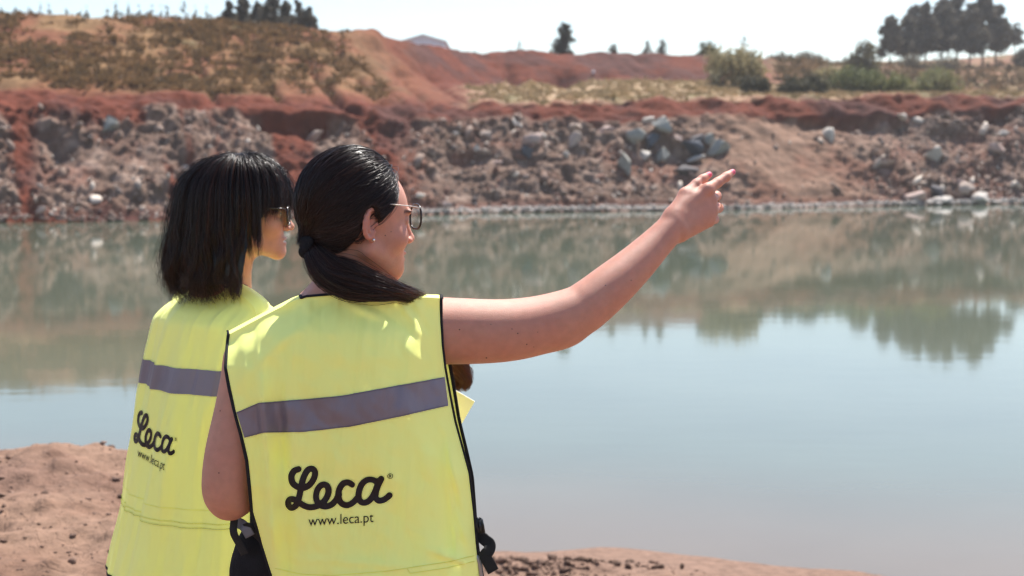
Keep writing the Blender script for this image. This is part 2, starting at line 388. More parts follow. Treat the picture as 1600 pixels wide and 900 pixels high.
# clods and crumbs: worley lumps
wdn, widn = worley(gp * [7, 7, 0.01], 15); wdn2, widn2 = worley(gp * [22, 22, 0.01], 16)
pt = fbm(gp * [0.9, 0.9, 0.01], 3, 19)
cl = sstep(-0.1, 0.35, pt) * (1 - sstep(8.3, 8.8, gp[:, 1]) * sstep(-1.4, -0.8, gp[:, 0]))
gp[:, 2] += cl * (0.045 * np.clip(0.45 - wdn, 0, 1) * (widn > 0.45) * 2 + 0.012 * (0.5 - wdn2) * widn2)
hole, hid = worley(gp * [2.6, 3.4, 0.01], 18); hz = np.exp(-(hole / 0.16) ** 2) * (hid > 0.35) * (gp[:, 1] < 8.3)
gp[:, 2] -= 0.05 * hz
na = fbm(gp * [0.8, 0.8, 2], 4, 25); nb = fbm(gp * [4, 4, 4], 4, 26)
gc = mixc(np.tile(np.array([0.27, 0.165, 0.112]), (len(gp), 1)), np.array([0.165, 0.088, 0.058]), sstep(-0.1, 0.45, na + 0.3 * nb))
gc = mixc(gc, np.array([0.17, 0.095, 0.07]), 0.65 * np.exp(-((gp[:, 0] + 2.5) / 0.7) ** 2 - ((gp[:, 1] - 6.7) / 0.35) ** 2))
gc = mixc(gc, np.array([0.24, 0.15, 0.108]), sstep(8.2, 8.8, gp[:, 1]) * sstep(-1.4, -0.8, gp[:, 0]))
m_near, t, b = new_mat('near_bank_soil'); L = t.links.new; N = t.nodes.new
b.inputs['Roughness'].default_value = 0.92; b.inputs['Specular IOR Level'].default_value = 0.2
at = N('ShaderNodeVertexColor'); at.layer_name = 'pigment'; tc = N('ShaderNodeTexCoord')
nz = N('ShaderNodeTexNoise'); nz.inputs['Scale'].default_value = 14; nz.inputs['Detail'].default_value = 9; nz.inputs['Roughness'].default_value = .65; L(tc.outputs['Object'], nz.inputs['Vector'])
mr = N('ShaderNodeMapRange'); mr.inputs[1].default_value = .3; mr.inputs[2].default_value = .7; mr.inputs[3].default_value = .72; mr.inputs[4].default_value = 1.25; L(nz.outputs[0], mr.inputs[0])
vo = N('ShaderNodeTexVoronoi'); vo.feature = 'DISTANCE_TO_EDGE'; vo.inputs['Scale'].default_value = 9
wn = N('ShaderNodeTexNoise'); wn.inputs['Scale'].default_value = 5; wn.inputs['Detail'].default_value = 4; L(tc.outputs['Object'], wn.inputs['Vector'])
mxv = N('ShaderNodeMix'); mxv.data_type = 'VECTOR'; mxv.inputs[0].default_value = 0.12; L(tc.outputs['Object'], mxv.inputs[4]); L(wn.outputs[1], mxv.inputs[5]); L(mxv.outputs[1], vo.inputs['Vector'])
mc = N('ShaderNodeMapRange'); mc.inputs[1].default_value = 0.0; mc.inputs[2].default_value = 0.035; L(vo.outputs[0], mc.inputs[0])
vm = N('ShaderNodeVectorMath'); vm.operation = 'SCALE'; L(at.outputs[0], vm.inputs[0]); L(mr.outputs[0], vm.inputs['Scale']); L(vm.outputs[0], b.inputs['Base Color'])
ad = N('ShaderNodeMath'); ad.operation = 'MULTIPLY_ADD'; ad.inputs[1].default_value = 0.12; L(mc.outputs[0], ad.inputs[0]); L(nz.outputs[0], ad.inputs[2])
bp = N('ShaderNodeBump'); bp.inputs['Strength'].default_value = 0.9; bp.inputs['Distance'].default_value = 0.03; L(ad.outputs[0], bp.inputs['Height']); L(bp.outputs[0], b.inputs['Normal'])
tag(mesh_obj('ground', gp, grid_faces(len(fy), len(fx)), m_near, cols=gc), kind='structure')

# loose crumbs and clods lying on the near bank: nobody could count them
cr = np.random.default_rng(81); cv, cf, cc_, o_ = [], [], [], 0
_bm = bmesh.new(); bmesh.ops.create_icosphere(_bm, subdivisions=1, radius=1.0); _iv = np.array([x.co[:] for x in _bm.verts]); _if = np.array([[x.index for x in q.verts] for q in _bm.faces]); _bm.free()
for q in range(1250):
    if q < 700: x_, y_, s_ = cr.uniform(-3.2, -1.3), cr.uniform(4.8, 7.9), 0.005 * (1 - cr.random()) ** -.4
    else: x_, y_, s_ = cr.normal() * .36 + .12, 8.72 + cr.normal() * .12, .005 * (1 - cr.random()) ** -.5
    s_ = min(s_, .022 if q < 700 else .04); v_ = _iv * s_ * cr.uniform(.5, 1.4, 3) * [1.2, 1, .6] * (1 + .35 * cr.normal(size=(len(_iv), 1)))
    cv.append(v_ + [x_, y_, float(near_z(np.array([x_]), np.array([y_]))[0]) + s_ * .35]); cf.append(_if + o_); o_ += len(_iv)
    cc_.append(np.tile(np.array([.27, .17, .125] if q < 700 else [.20, .125, .09]) * cr.uniform(.6, 1.2), (len(_iv), 1)))
tag(mesh_obj('soil_clods', np.concatenate(cv), np.concatenate(cf), m_near, cols=np.concatenate(cc_)), 'crumbs and clods of dry earth on the near bank', kind='stuff')
# ================================================================== STONES
def ico(sub):
    bm = bmesh.new(); bmesh.ops.create_icosphere(bm, subdivisions=sub, radius=1.0)
    v = np.array([x.co[:] for x in bm.verts]); f = np.array([[x.index for x in q.verts] for q in bm.faces]); bm.free(); return v, f
ICO1, ICO2 = ico(1), ico(3)
def cut_stone(v, r, cuts=7):
    """chop a ball with random planes: flat facets and edges like broken rock"""
    v = v.copy()
    for _ in range(cuts):
        n = r.normal(size=3); n /= np.linalg.norm(n); d = r.uniform(0.30, 0.68)
        s = v @ n; v -= np.maximum(s - d, 0)[:, None] * n
    return v
lib = [cut_stone(ICO1[0], np.random.default_rng(i), 9) for i in range(24)]
def rot3(r):
    q = r.normal(size=4); q /= np.linalg.norm(q); a, b_, c_, d_ = q
    return np.array([[a*a+b_*b_-c_*c_-d_*d_, 2*(b_*c_-a*d_), 2*(b_*d_+a*c_)], [2*(b_*c_+a*d_), a*a-b_*b_+c_*c_-d_*d_, 2*(c_*d_-a*b_)], [2*(b_*d_-a*c_), 2*(c_*d_+a*b_), a*a-b_*b_-c_*c_+d_*d_]])
fm = rk.reshape(NR, NC)
ridx = np.where((V > 1.0) & (V < 2.0) & (PXf > -250) & (PXf < 1850))[0]
dens = (0.05 + rk[ridx]) * (1 - 0.8 * np.clip(fan[ridx], 0, 1)) * (0.45 + sstep(-0.2, 0.3, fbm(pos[ridx] * 0.35, 3, 91)) + 1.1 * sstep(1.35, 1.03, V[ridx]) + 1.3 * sstep(1280, 1450, PXf[ridx]) - .35 * sstep(820, 900, PXf[ridx]) * (1 - sstep(1250, 1350, PXf[ridx])))
dens = np.clip(dens, 0, None)
dens /= dens.sum()
NS = 4200
pick = rng.choice(ridx, NS, p=dens)
sz = 0.07 * (1 - rng.random(NS)) ** -0.42; sz = np.minimum(sz, 0.36)
vs, fs, cs = [], [], []
pal = np.array([[0.27, 0.19, 0.15], [0.21, 0.14, 0.105], [0.34, 0.26, 0.21], [0.17, 0.105, 0.08], [0.23, 0.12, 0.085], [0.13, 0.10, 0.09], [0.58, 0.49, 0.41]])
off = 0
for i in range(NS):
    v = lib[rng.integers(24)] * (sz[i] * 1.15 * np.array([1.3, 0.9, 0.65]) * rng.uniform(0.7, 1.3, 3)); v = v @ rot3(rng).T
    p = pos[pick[i]] + [rng.uniform(-.15, .15), rng.uniform(-.1, .1), 0] + nrm[pick[i]] * sz[i] * 0.02
    vs.append(v + p); fs.append(ICO1[1] + off); off += len(v)
    cs.append(np.tile(pal[rng.choice(7, p=[.22, .2, .15, .14, .12, .07, .10])] * rng.uniform(0.8, 1.15), (len(v), 1)))
# pale stones lying along the water's edge
si = np.where((V > 1.0) & (V < 1.04) & (PXf > -200) & (PXf < 1800))[0]
for q in rng.choice(si, 1300):
    s = rng.uniform(0.05, 0.17) * (1.35 if PXf[q] > 1380 else 1)
    if PXf[q] < 640 and rng.random() < 0.6: continue
    v = lib[rng.integers(24)] * (s * np.array([1.4, 1, 0.6])); p = pos[q] + [rng.uniform(-.3, .3), rng.uniform(-.4, .1), 0.05]
    vs.append(v + p); fs.append(ICO1[1] + off); off += len(v)
    cs.append(np.tile((np.array([0.52, 0.46, 0.41]) if PXf[q] > 640 else np.array([0.30, 0.22, 0.18])) * rng.uniform(0.8, 1.1), (len(v), 1)))
m_stone = simple('broken_rock', (1, 1, 1), rough=0.8, spec=0.3, var=0.15, scale=6, attr=True)
tag(mesh_obj('rubble', np.concatenate(vs), np.concatenate(fs), m_stone, smooth=False, cols=np.concatenate(cs)), 'loose grey and tan rubble covering the steep far bank', kind='stuff')

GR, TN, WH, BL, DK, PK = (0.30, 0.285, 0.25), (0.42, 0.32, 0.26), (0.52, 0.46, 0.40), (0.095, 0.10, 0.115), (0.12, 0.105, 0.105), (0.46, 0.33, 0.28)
boulders = [  # px, py, width px, flatness, colour, label
 (976, 256, 30, 1.1, GR, 'large grey green upright boulder set apart below the blue grey rock cluster'),
 (991, 214, 24, .85, GR, 'grey block at the left edge of the blue grey rock cluster'),
 (1037, 200, 30, .7, GR, 'pale grey broad block crowning the blue grey rock cluster'),
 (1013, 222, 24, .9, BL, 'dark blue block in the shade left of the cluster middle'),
 (1009, 244, 19, .9, WH, 'whitish lumpy boulder low on the left of the blue grey cluster'),
 (1033, 246, 26, .8, GR, 'squarish grey boulder at the lower middle of the blue grey cluster'),
 (1059, 219, 20, .8, PK, 'pinkish boulder in the middle of the blue grey rock cluster'),
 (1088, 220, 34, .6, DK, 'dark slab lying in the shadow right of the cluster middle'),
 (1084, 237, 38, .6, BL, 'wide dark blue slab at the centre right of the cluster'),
 (1089, 252, 26, .5, WH, 'flat whitish slab below the wide dark blue slab'),
 (1124, 235, 28, .95, GR, 'grey green boulder at the right end of the blue grey cluster'),
 (1108, 219, 18, .9, GR, 'small grey green block at the upper right of the cluster'),
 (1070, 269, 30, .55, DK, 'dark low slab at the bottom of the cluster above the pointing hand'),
 (1013, 188, 16, .6, WH, 'small white rock on top of the rock face over the cluster'),
 (899, 201, 28, .7, TN, 'tan boulder high on the face left of the pale pink one'),
 (896, 222, 21, .9, TN, 'tan boulder directly beneath another tan boulder high on the face'),
 (949, 203, 24, .9, PK, 'pale pink boulder standing alone high on the rock face'),
 (760, 214, 21, .9, TN, 'tan rounded boulder left of the dark hollow face, right of ponytail woman'),
 (832, 220, 26, .7, PK, 'light pink slab resting over a small dark blue rock'),
 (821, 235, 20, .9, BL, 'small dark blue rock under a light pink slab'),
 (780, 256, 18, .7, PK, 'pink stone below the tan rounded boulder'),
 (744, 233, 13, .9, WH, 'small white stone between dark hollows right of the ponytail woman'),
 (694, 322, 15, .6, PK, 'pink stone near the waterline beside the glasses of the ponytail woman'),
 (1293, 213, 28, .75, WH, 'bright whitish boulder at the upper edge of the smooth earth fan'),
 (1460, 246, 28, .7, WH, 'bright whitish boulder in the middle of the right rubble slope'),
 (1552, 235, 36, .35, PK, 'long flat pink slab high on the right rubble slope'),
 (1569, 211, 20, .8, WH, 'pale stone just above the long flat pink slab at right'),
 (1367, 258, 20, .6, TN, 'tan tilted slab at the left of the right rubble slope'),
 (1387, 255, 20, .7, PK, 'pink block right beside the tan tilted slab'),
 (1472, 316, 28, .5, WH, 'flat white boulder at the waterline, left one of the two largest'),
 (1534, 316, 26, .7, WH, 'rounded white boulder at the waterline, right one of the two largest'),
 (1432, 308, 36, .35, PK, 'long pink slab slanting down to the waterline at right'),
 (1511, 297, 32, .5, TN, 'big tan slab above the two white waterline boulders'),
 (1503, 286, 22, .7, PK, 'pink block leaning over the big tan slab near the water'),
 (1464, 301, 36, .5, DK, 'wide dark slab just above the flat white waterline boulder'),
 (1408, 183, 17, .7, WH, 'pale rock on the rim right of the dark cave like hollow'),
 (176, 197, 32, .8, GR, 'pale grey outcrop block high on the left rock face'),
 (290, 262, 13, .9, WH, 'small bright stone left of the dark bobbed hair'),
 (486, 216, 27, .7, TN, 'tan boulder under the dark hollow between the two heads'),
 (62, 331, 15, .7, PK, 'pink stone at the far left waterline'),
]
for j, (px, py, wpx, fl, cc, lab) in enumerate(boulders):
    p, n = on_land(px, py)
    if p is None: continue
    r = np.random.default_rng(100 + j); s = wpx / F * p[1] * 0.56
    v = cut_stone(ICO2[0], r, 13) * 1.35; v += 0.05 * fbm(v * 2.2 + j, 3, j)[:, None] * v
    v = v * [s * 1.12, s * 0.8, s * 1.12 * fl]; a = r.uniform(-0.3, 0.3)
    v = v @ np.array(Matrix.Rotation(a, 3, 'Y')).T
    o = mesh_obj('boulder', v, ICO2[1], None, smooth=False, cols=np.tile(np.array(cc) * r.uniform(0.9, 1.1), (len(v), 1)))
    o.location = tuple(p + n * s * 0.25); o.data.materials.append(m_stone)
    tag(o, lab, 'boulder', 'large boulders on the far bank')

# ================================================================== PLANTS
m_leaf = simple('foliage', (1, 1, 1), rough=0.75, spec=0.2, var=0.15, scale=3, attr=True, trans=0.25)
m_bark = simple('bark', (0.13, 0.09, 0.065), rough=0.9, spec=0.1, var=0.25, scale=9)
def leaves(r, centres, radii, n, size, c0, c1, shell=0.55):
    """many small faces spread through the lobes of a crown"""
    vs, cs = [], []
    vol = np.array([ra[0] * ra[1] * ra[2] for ra in radii]) ** 0.75; vol /= vol.sum()
    for ci, (ct, ra) in enumerate(zip(centres, radii)):
        m = max(6, int(n * vol[ci])); nsub = max(3, m // 14)
        d = r.normal(size=(nsub, 3)); d /= np.linalg.norm(d, axis=1)[:, None]; d *= (shell + (1 - shell) * r.random((nsub, 1)))
        sc = d * ra; tone = r.random(nsub)
        w_ = r.integers(0, nsub, m); p = sc[w_] + r.normal(size=(m, 3)) * np.mean(ra) * 0.30 + ct
        a = r.normal(size=(m, 3)); a /= np.linalg.norm(a, axis=1)[:, None]; b2 = r.normal(size=(m, 3)); b2 -= a * (a * b2).sum(1)[:, None]; b2 /= np.linalg.norm(b2, axis=1)[:, None]
        s = size * r.uniform(0.6, 1.4, (m, 1))
        q = np.stack([p - a * s, p - b2 * s * 0.5, p + a * s, p + b2 * s * 0.5], 1)
        vs.append(q.reshape(-1, 3)); t_ = np.clip(tone[w_] + r.uniform(-.15, .15, m), 0, 1)
        cs.append(np.repeat(np.array(c0)[None] * (1 - t_[:, None]) + np.array(c1)[None] * t_[:, None], 4, 0))
    v = np.concatenate(vs); return v, np.arange(len(v)).reshape(-1, 4), np.concatenate(cs)
def trunk_vf(r, h, rad, limbs, top=0.95, lean=0.03):
    mb = MB(); n = 7
    pts = np.array([[lean * h * math.sin(i * 1.3) * i / n, lean * h * math.cos(i * 1.7) * i / n, h * top * i / (n - 1)] for i in range(n)])
    mb.add(*tube(pts, np.linspace(rad, rad * 0.25, n), 7))
    for (z0, ln, az, el) in limbs:
        s0 = np.array([np.interp(z0 * h, pts[:, 2], pts[:, q]) for q in range(3)])
        e = s0 + ln * np.array([math.cos(az) * math.cos(el), math.sin(az) * math.cos(el), math.sin(el)])
        mid = (s0 + e) / 2 + [0, 0, -0.04 * ln]; mb.add(*tube(spline([s0, mid, e], 5), np.linspace(rad * 0.42, rad * 0.1, 5), 5))
    return mb
def make_plant(kind, label, cat, px, top_py, base_py, wpx, depth, shape, c0, c1, group=None, n=900, seed=0, zoff=0.0, crown_lo=0.2):
    r = np.random.default_rng(1000 + seed)
    x, y = float(P(px, 200, depth)[0]), depth
    z0 = land_at(x, y) - 0.1
    ztop = float(P(px, top_py, depth)[2]); h = max(0.6, ztop - z0); wd_ = wpx / F * depth
    root = empty(kind, (x, y, z0), r.uniform(0, 6)); root['label'] = label; root['category'] = cat
    if group: root['group'] = group
    cen, rad, limbs = [], [], []
    if shape == 'cone':                                     # young conifer: stacked tiers
        k_ = 7
        for i in range(k_):
            tt = i / (k_ - 1); rr = wd_ / 2 * (1 - tt) ** 0.8 + 0.06 * wd_; zc = h * (crown_lo + (1 - crown_lo) * tt)
            cen.append([r.normal() * .08 * wd_, r.normal() * .08 * wd_, zc]); rad.append([rr, rr, h * 0.11])
            limbs.append((min(.9, zc / h), rr * .8, r.uniform(0, 6.28), 0.1))
    elif shape == 'pine':                                   # tall trunk, uneven crown of lobes with gaps
        for i in range(30):
            tt = r.random(); zc = h * (crown_lo + (1 - crown_lo) * (tt ** 0.8) * 0.9); rr = wd_ * (0.10 + 0.08 * r.random()) * (1.15 - 0.5 * tt)
            a = r.uniform(0, 6.28); q = wd_ * 0.36 * (1 - 0.75 * tt) * r.random() ** .5
            cen.append([q * math.cos(a), q * math.sin(a), zc]); rad.append([rr, rr, rr * 0.85])
            limbs.append((max(.15, zc / h - .06), q + .3 * rr, a, 0.45))
        cen.append([0, 0, h * .93]); rad.append([wd_ * .1, wd_ * .1, h * .07])
    else:                                                   # bush: many lobes from the ground up
        for i in range(16):
            a = r.uniform(0, 6.28); q = wd_ * 0.36 * r.random() ** .5; rr = wd_ * r.uniform(.13, .22)
            zc = h * (0.12 + 0.66 * r.random() * (1 - 0.9 * (q / (wd_ * .5)) ** 2)); cen.append([q * math.cos(a), q * math.sin(a), zc]); rad.append([rr, rr, min(rr * .95, h * .3)])
            if i < 8: limbs.append((0.05 + .1 * r.random(), math.hypot(q, zc) * .9, a, math.atan2(zc, q)))
    v, f, c_ = leaves(r, cen, rad, n, (0.03 if shape != 'bush' else 0.026) * (h * wd_) ** .5 + 0.05, c0, c1)
    v[:, 2] = np.maximum(v[:, 2], 0.02)
    mesh_obj('crown', v, f, m_leaf, root, False, c_, local=True)
    trunk_vf(r, h, max(0.03, 0.014 * h + .02), limbs, top=0.9 if shape != 'bush' else 0.5).build('trunk' if shape != 'bush' else 'stems', m_bark).parent = root
    return root
DG0, DG1 = (0.09, 0.080, 0.062), (0.19, 0.165, 0.125)
OL0, OL1 = (0.22, 0.19, 0.10), (0.46, 0.39, 0.22)
GN0, GN1 = (0.08, 0.095, 0.04), (0.24, 0.25, 0.10)
BR0, BR1 = (0.10, 0.085, 0.06), (0.24, 0.20, 0.13)
# right pine group on the hillside
pines = [(1388, 26, 42, 'leftmost'), (1413, 24, 44, 'second from the left'), (1428, 8, 44, 'third from the left'), (1443, 4, 40, 'fourth from the left'), (1468, -3, 50, 'tall fifth from the left'),
         (1492, -9, 54, 'broad central'), (1512, 4, 46, 'one right of the broad centre'), (1532, -14, 38, 'tallest slender'), (1552, 4, 46, 'second from the right'), (1582, 34, 30, 'thin airy rightmost')]
for i, (px, tp, wp_, lab) in enumerate(pines):
    make_plant('pine_tree', lab + ' dark pine of the group on the right hillside', 'tree', px, tp, 95, wp_ * 1.36, 168 + (i * 37 % 11), 'pine', DG0, DG1, 'tall pines on the right hillside', n=6500 if i < 9 else 900, seed=i, crown_lo=0.29 if i < 9 else .5)
# trees on the left crest
for i, (px, tp, wp_, lab) in enumerate([(362, 2, 26, 'leftmost dark evergreen of the clump on the left crest'), (384, -4, 34, 'bushy dark evergreen, second of the clump on the left crest'), (406, 1, 30, 'dark evergreen, third of the clump on the left crest'),
     (428, -6, 36, 'broad dark evergreen in the middle of the clump on the left crest'), (450, 2, 32, 'dark evergreen right of the middle of the left crest clump'), (469, -2, 16, 'thin pointed dark conifer near the right end of the left crest clump'), (487, 10, 24, 'lowest dark evergreen at the right end of the left crest clump')]):
    make_plant('evergreen_tree', lab, 'tree', px, tp, 35, wp_ * 1.5, 92 + (i % 3) * 2, 'cone' if i == 5 else 'pine', DG0, DG1, 'dark trees on the left crest', n=3600, seed=20 + i, crown_lo=.05)
ordw = 'first second third fourth fifth sixth seventh eighth ninth tenth eleventh twelfth thirteenth fourteenth fifteenth sixteenth seventeenth'.split()
for i, (px, tp, wp_) in enumerate([(8, 16, 10), (30, 14, 12), (51, 15, 8), (68, 8, 12), (82, 10, 10), (108, 15, 9), (140, 15, 8), (172, 14, 10), (186, 1, 14), (205, 9, 9), (222, 13, 12), (242, 12, 11), (256, 14, 9), (264, 10, 10), (292, 7, 26), (309, 15, 10), (326, 13, 14)]):
    lab = {186: 'tallest small conifer sapling on the left crest skyline', 292: 'widest bushy sapling on the left crest skyline', 8: 'first tiny sapling at the far left end of the crest'}.get(px, ordw[i] + ' small dark sapling from the left on the left crest skyline')
    make_plant('sapling', lab, 'tree', px, tp - 2, 25, wp_ + 3, 93, 'cone', DG0, DG1, 'saplings along the left crest', n=260, seed=40 + i, crown_lo=.1)
# single trees and bushes, far middle
for i, (px, tp, wp_, dep, sh, c0, c1, nm, ct, lab) in enumerate([
    (883, 37, 54, 124, 'pine', DG0, (0.075, 0.08, 0.05), 'pine_tree', 'tree', 'lone pine standing on the middle skyline above the red bank'),
    (625, 58, 14, 112, 'bush', DG0, DG1, 'shrub', 'shrub', 'small dark shrub beside the white shed'),
    (735, 68, 34, 124, 'bush', BR0, BR1, 'shrub', 'shrub', 'low wide shrub on the skyline right of the white shed'),
    (812, 66, 14, 124, 'cone', DG0, DG1, 'sapling', 'tree', 'small conifer on the skyline between shed and lone pine'),
    (858, 69, 20, 124, 'bush', GN0, GN1, 'shrub', 'shrub', 'small green shrub just left of the lone pine'),
    (957, 69, 16, 118, 'cone', DG0, DG1, 'sapling', 'tree', 'small dark conifer on the red bank right of the lone pine'),
    (1010, 64, 18, 122, 'cone', DG0, DG1, 'sapling', 'tree', 'left one of two close pointed conifers on the red bank'),
    (1034, 60, 22, 122, 'cone', DG0, DG1, 'sapling', 'tree', 'right and larger one of two close pointed conifers on the red bank'),
    (1102, 65, 42, 124, 'bush', GN0, (0.11, 0.12, 0.05), 'shrub', 'shrub', 'dark rounded shrub at the right end of the red bank'),
    (1160, 52, 15, 150, 'cone', BR0, BR1, 'conifer', 'tree', 'thin pale conifer rising behind the big round bush'),
    (1146, 72, 112, 104, 'bush', OL0, OL1, 'bush', 'bush', 'big round pale olive bush in the middle of the bench'),
    (1181, 116, 52, 94, 'bush', (0.04, 0.042, 0.03), (0.11, 0.10, 0.06), 'bush', 'bush', 'dark low bush in front of the big round olive bush'),
    (1250, 119, 84, 95, 'bush', (0.04, 0.042, 0.03), (0.11, 0.10, 0.055), 'bush', 'bush', 'long dark bush right of the dark low one'),
    (1218, 80, 60, 150, 'bush', BR0, BR1, 'tree', 'tree', 'grey brown tree behind the big round olive bush'),
    (1262, 78, 60, 154, 'bush', BR0, BR1, 'tree', 'tree', 'grey brown tree right of the big round olive bush'),
    (1347, 64, 62, 135, 'bush', BR0, (0.20, 0.17, 0.08), 'bush', 'bush', 'domed brown olive bush left of the tall pines'),
    (1300, 100, 72, 112, 'bush', OL0, OL1, 'bush', 'bush', 'pale olive bush at the left of the green hedge like row'),
    (1338, 101, 76, 110, 'bush', GN0, GN1, 'bush', 'bush', 'green broad bush in the middle of the bench row'),
    (1384, 104, 84, 108, 'bush', GN0, (0.24, 0.24, 0.09), 'bush', 'bush', 'bright green bush at the right of the bench row'),
    (1452, 106, 92, 110, 'bush', OL0, (0.24, 0.24, 0.10), 'bush', 'bush', 'yellow green bush below the tall pines'),
    (1420, 84, 50, 160, 'bush', BR0, BR1, 'bush', 'bush', 'brown undergrowth bush under the left pines'),
    (1475, 86, 60, 160, 'bush', BR0, BR1, 'bush', 'bush', 'brown undergrowth bush under the middle pines'),
    (1600, 68, 40, 172, 'bush', DG0, DG1, 'bush', 'bush', 'dark bush on the hill at the right edge'),
    ]):
    make_plant(nm, lab, ct, px, tp, 0, wp_, dep, sh, c0, c1, n=(4200 if wp_ > 60 else 2000 if wp_ > 24 else 500), seed=70 + i)

# dry grass on the bench and scrub on the left hill: nobody could count it
def tufts(name, label, idx, n, hgt, spread, c0, c1, blades, seed, wide=0.05):
    r = np.random.default_rng(seed); pk = r.choice(idx, n); vs, cs = [], []
    for q in pk:
        h = hgt * r.uniform(0.5, 1.5); m = blades; a = r.uniform(0, 6.28, m); o_ = r.uniform(0, spread, m); t_ = r.random()
        bx_ = pos[q][0] + o_ * np.cos(a) * .6; by_ = pos[q][1] + o_ * np.sin(a) * .6; bz = np.full(m, pos[q][2] - .05)
        tx = bx_ + np.cos(a) * o_ * .7; ty = by_ + np.sin(a) * o_ * .7; tz = bz + h * r.uniform(.5, 1.1, m) * (1.1 - .6 * o_ / spread)
        w_ = wide * r.uniform(.6, 1.5, m)
        B0 = np.stack([bx_ - w_, by_, bz], 1); B1 = np.stack([bx_ + w_, by_, bz], 1); T1 = np.stack([tx + w_ * .5, ty + w_, tz], 1); T0 = np.stack([tx - w_ * .5, ty - w_, tz], 1)
        vs.append(np.stack([B0, B1, T1, T0], 1).reshape(-1, 3))
        cc = np.array(c0) * (1 - t_) + np.array(c1) * t_; cs.append(np.repeat(cc[None] * r.uniform(.8, 1.2, (m, 1)), 4, 0))
    v = np.concatenate(vs); return tag(mesh_obj(name, v, np.arange(len(v)).reshape(-1, 4), m_leaf, smooth=False, cols=np.concatenate(cs)), label, kind='stuff')
inpx = (PXf > -150) & (PXf < 1750)
gi = np.where((gr > 0.5) & inpx & (n1 > -0.45))[0]
tufts('dry_grass', 'straw coloured dry grass covering the bench behind the red lip', gi, 2600, 0.24, 0.4, (0.50, 0.36, 0.22), (0.28, 0.22, 0.11), 12, 5)
hi_ = np.where((hill > 0.6) & inpx & (n2 + n3 * .8 > -0.05 + 0.3 * sstep(420, 560, PXf)) & (V > 3.05) & (V < 6))[0]
tufts('dry_scrub', 'olive and straw scrub growing over the left hillside', hi_, 1500, 0.30, 0.6, (0.27, 0.165, 0.082), (0.17, 0.112, 0.055), 16, 6, 0.05)
ri_ = np.where((hr > 0.6) & inpx & (V < 6.6))[0]
tufts('hillside_scrub', 'brown scrub on the far right hillside', ri_, 900, 0.5, 0.9, (0.30, 0.20, 0.115), (0.13, 0.10, 0.055), 12, 8, 0.10)

# ================================================================== WHITE SHED ON THE SKYLINE
m_white = simple('painted_sheet_metal', (0.85, 0.85, 0.84), rough=0.5, var=0.06, scale=2)
m_roof = simple('roof_sheet', (0.70, 0.69, 0.68), rough=0.5, var=0.08, scale=2)
m_dark = simple('door_opening_paint', (0.5, 0.5, 0.5), rough=0.6)
yS = 150.0; a_ = P(628, 80, yS); b_ = P(694, 80, yS); zt = P(655, 55, yS)[2]; ze = P(655, 64, yS)[2]; zb = land_at((a_[0] + b_[0]) / 2, yS) - 0.5
shed = empty('shed', ((a_[0] + b_[0]) / 2, yS, zb)); tag(shed, 'white gable roofed shed half hidden behind the red bank', 'building')
W_, Lg = (b_[0] - a_[0]), 14.0; xm = (a_[0] + b_[0]) / 2
v = [(xm - W_/2, yS, zb), (xm + W_/2, yS, zb), (xm + W_/2, yS, ze), (xm, yS, zt), (xm - W_/2, yS, ze)]; v = v + [(x, y + Lg, z) for x, y, z in v]
mesh_obj('wall', v, [(0, 1, 2, 3, 4), (9, 8, 7, 6, 5), (1, 6, 7, 2), (5, 0, 4, 9)], m_white, shed, False)
o_ = 0.25
for sgn, nmr in ((-1, 'roof'), (1, 'roof')):
    e = xm + sgn * (W_/2 + o_); q = [(xm, yS - o_, zt + .08), (e, yS - o_, ze - .02), (e, yS + Lg + o_, ze - .02), (xm, yS + Lg + o_, zt + .08)]
    q = q + [(x, y, z - 0.06) for x, y, z in q]
    mesh_obj(nmr, q, [(0, 1, 2, 3), (7, 6, 5, 4), (0, 4, 5, 1), (1, 5, 6, 2), (2, 6, 7, 3), (3, 7, 4, 0)], m_roof, shed, False)
mesh_obj('door', *box_vf(xm - 1.2, xm + 1.2, yS - .05, yS - .003, zb + .5, zb + 3.0), m_dark, shed, False)
# small pale stone shining on the bench
p, n = on_land(927, 116)
if p is not None:
    v = cut_stone(ICO2[0], np.random.default_rng(5), 8) * 0.2
    o = mesh_obj('stone', v, ICO2[1], m_stone, smooth=False, cols=np.tile([0.8, 0.8, 0.8], (len(v), 1))); o.location = tuple(p + [0, 0, .1]); tag(o, 'small shining white stone lying at the foot of the upper red bank', 'stone')
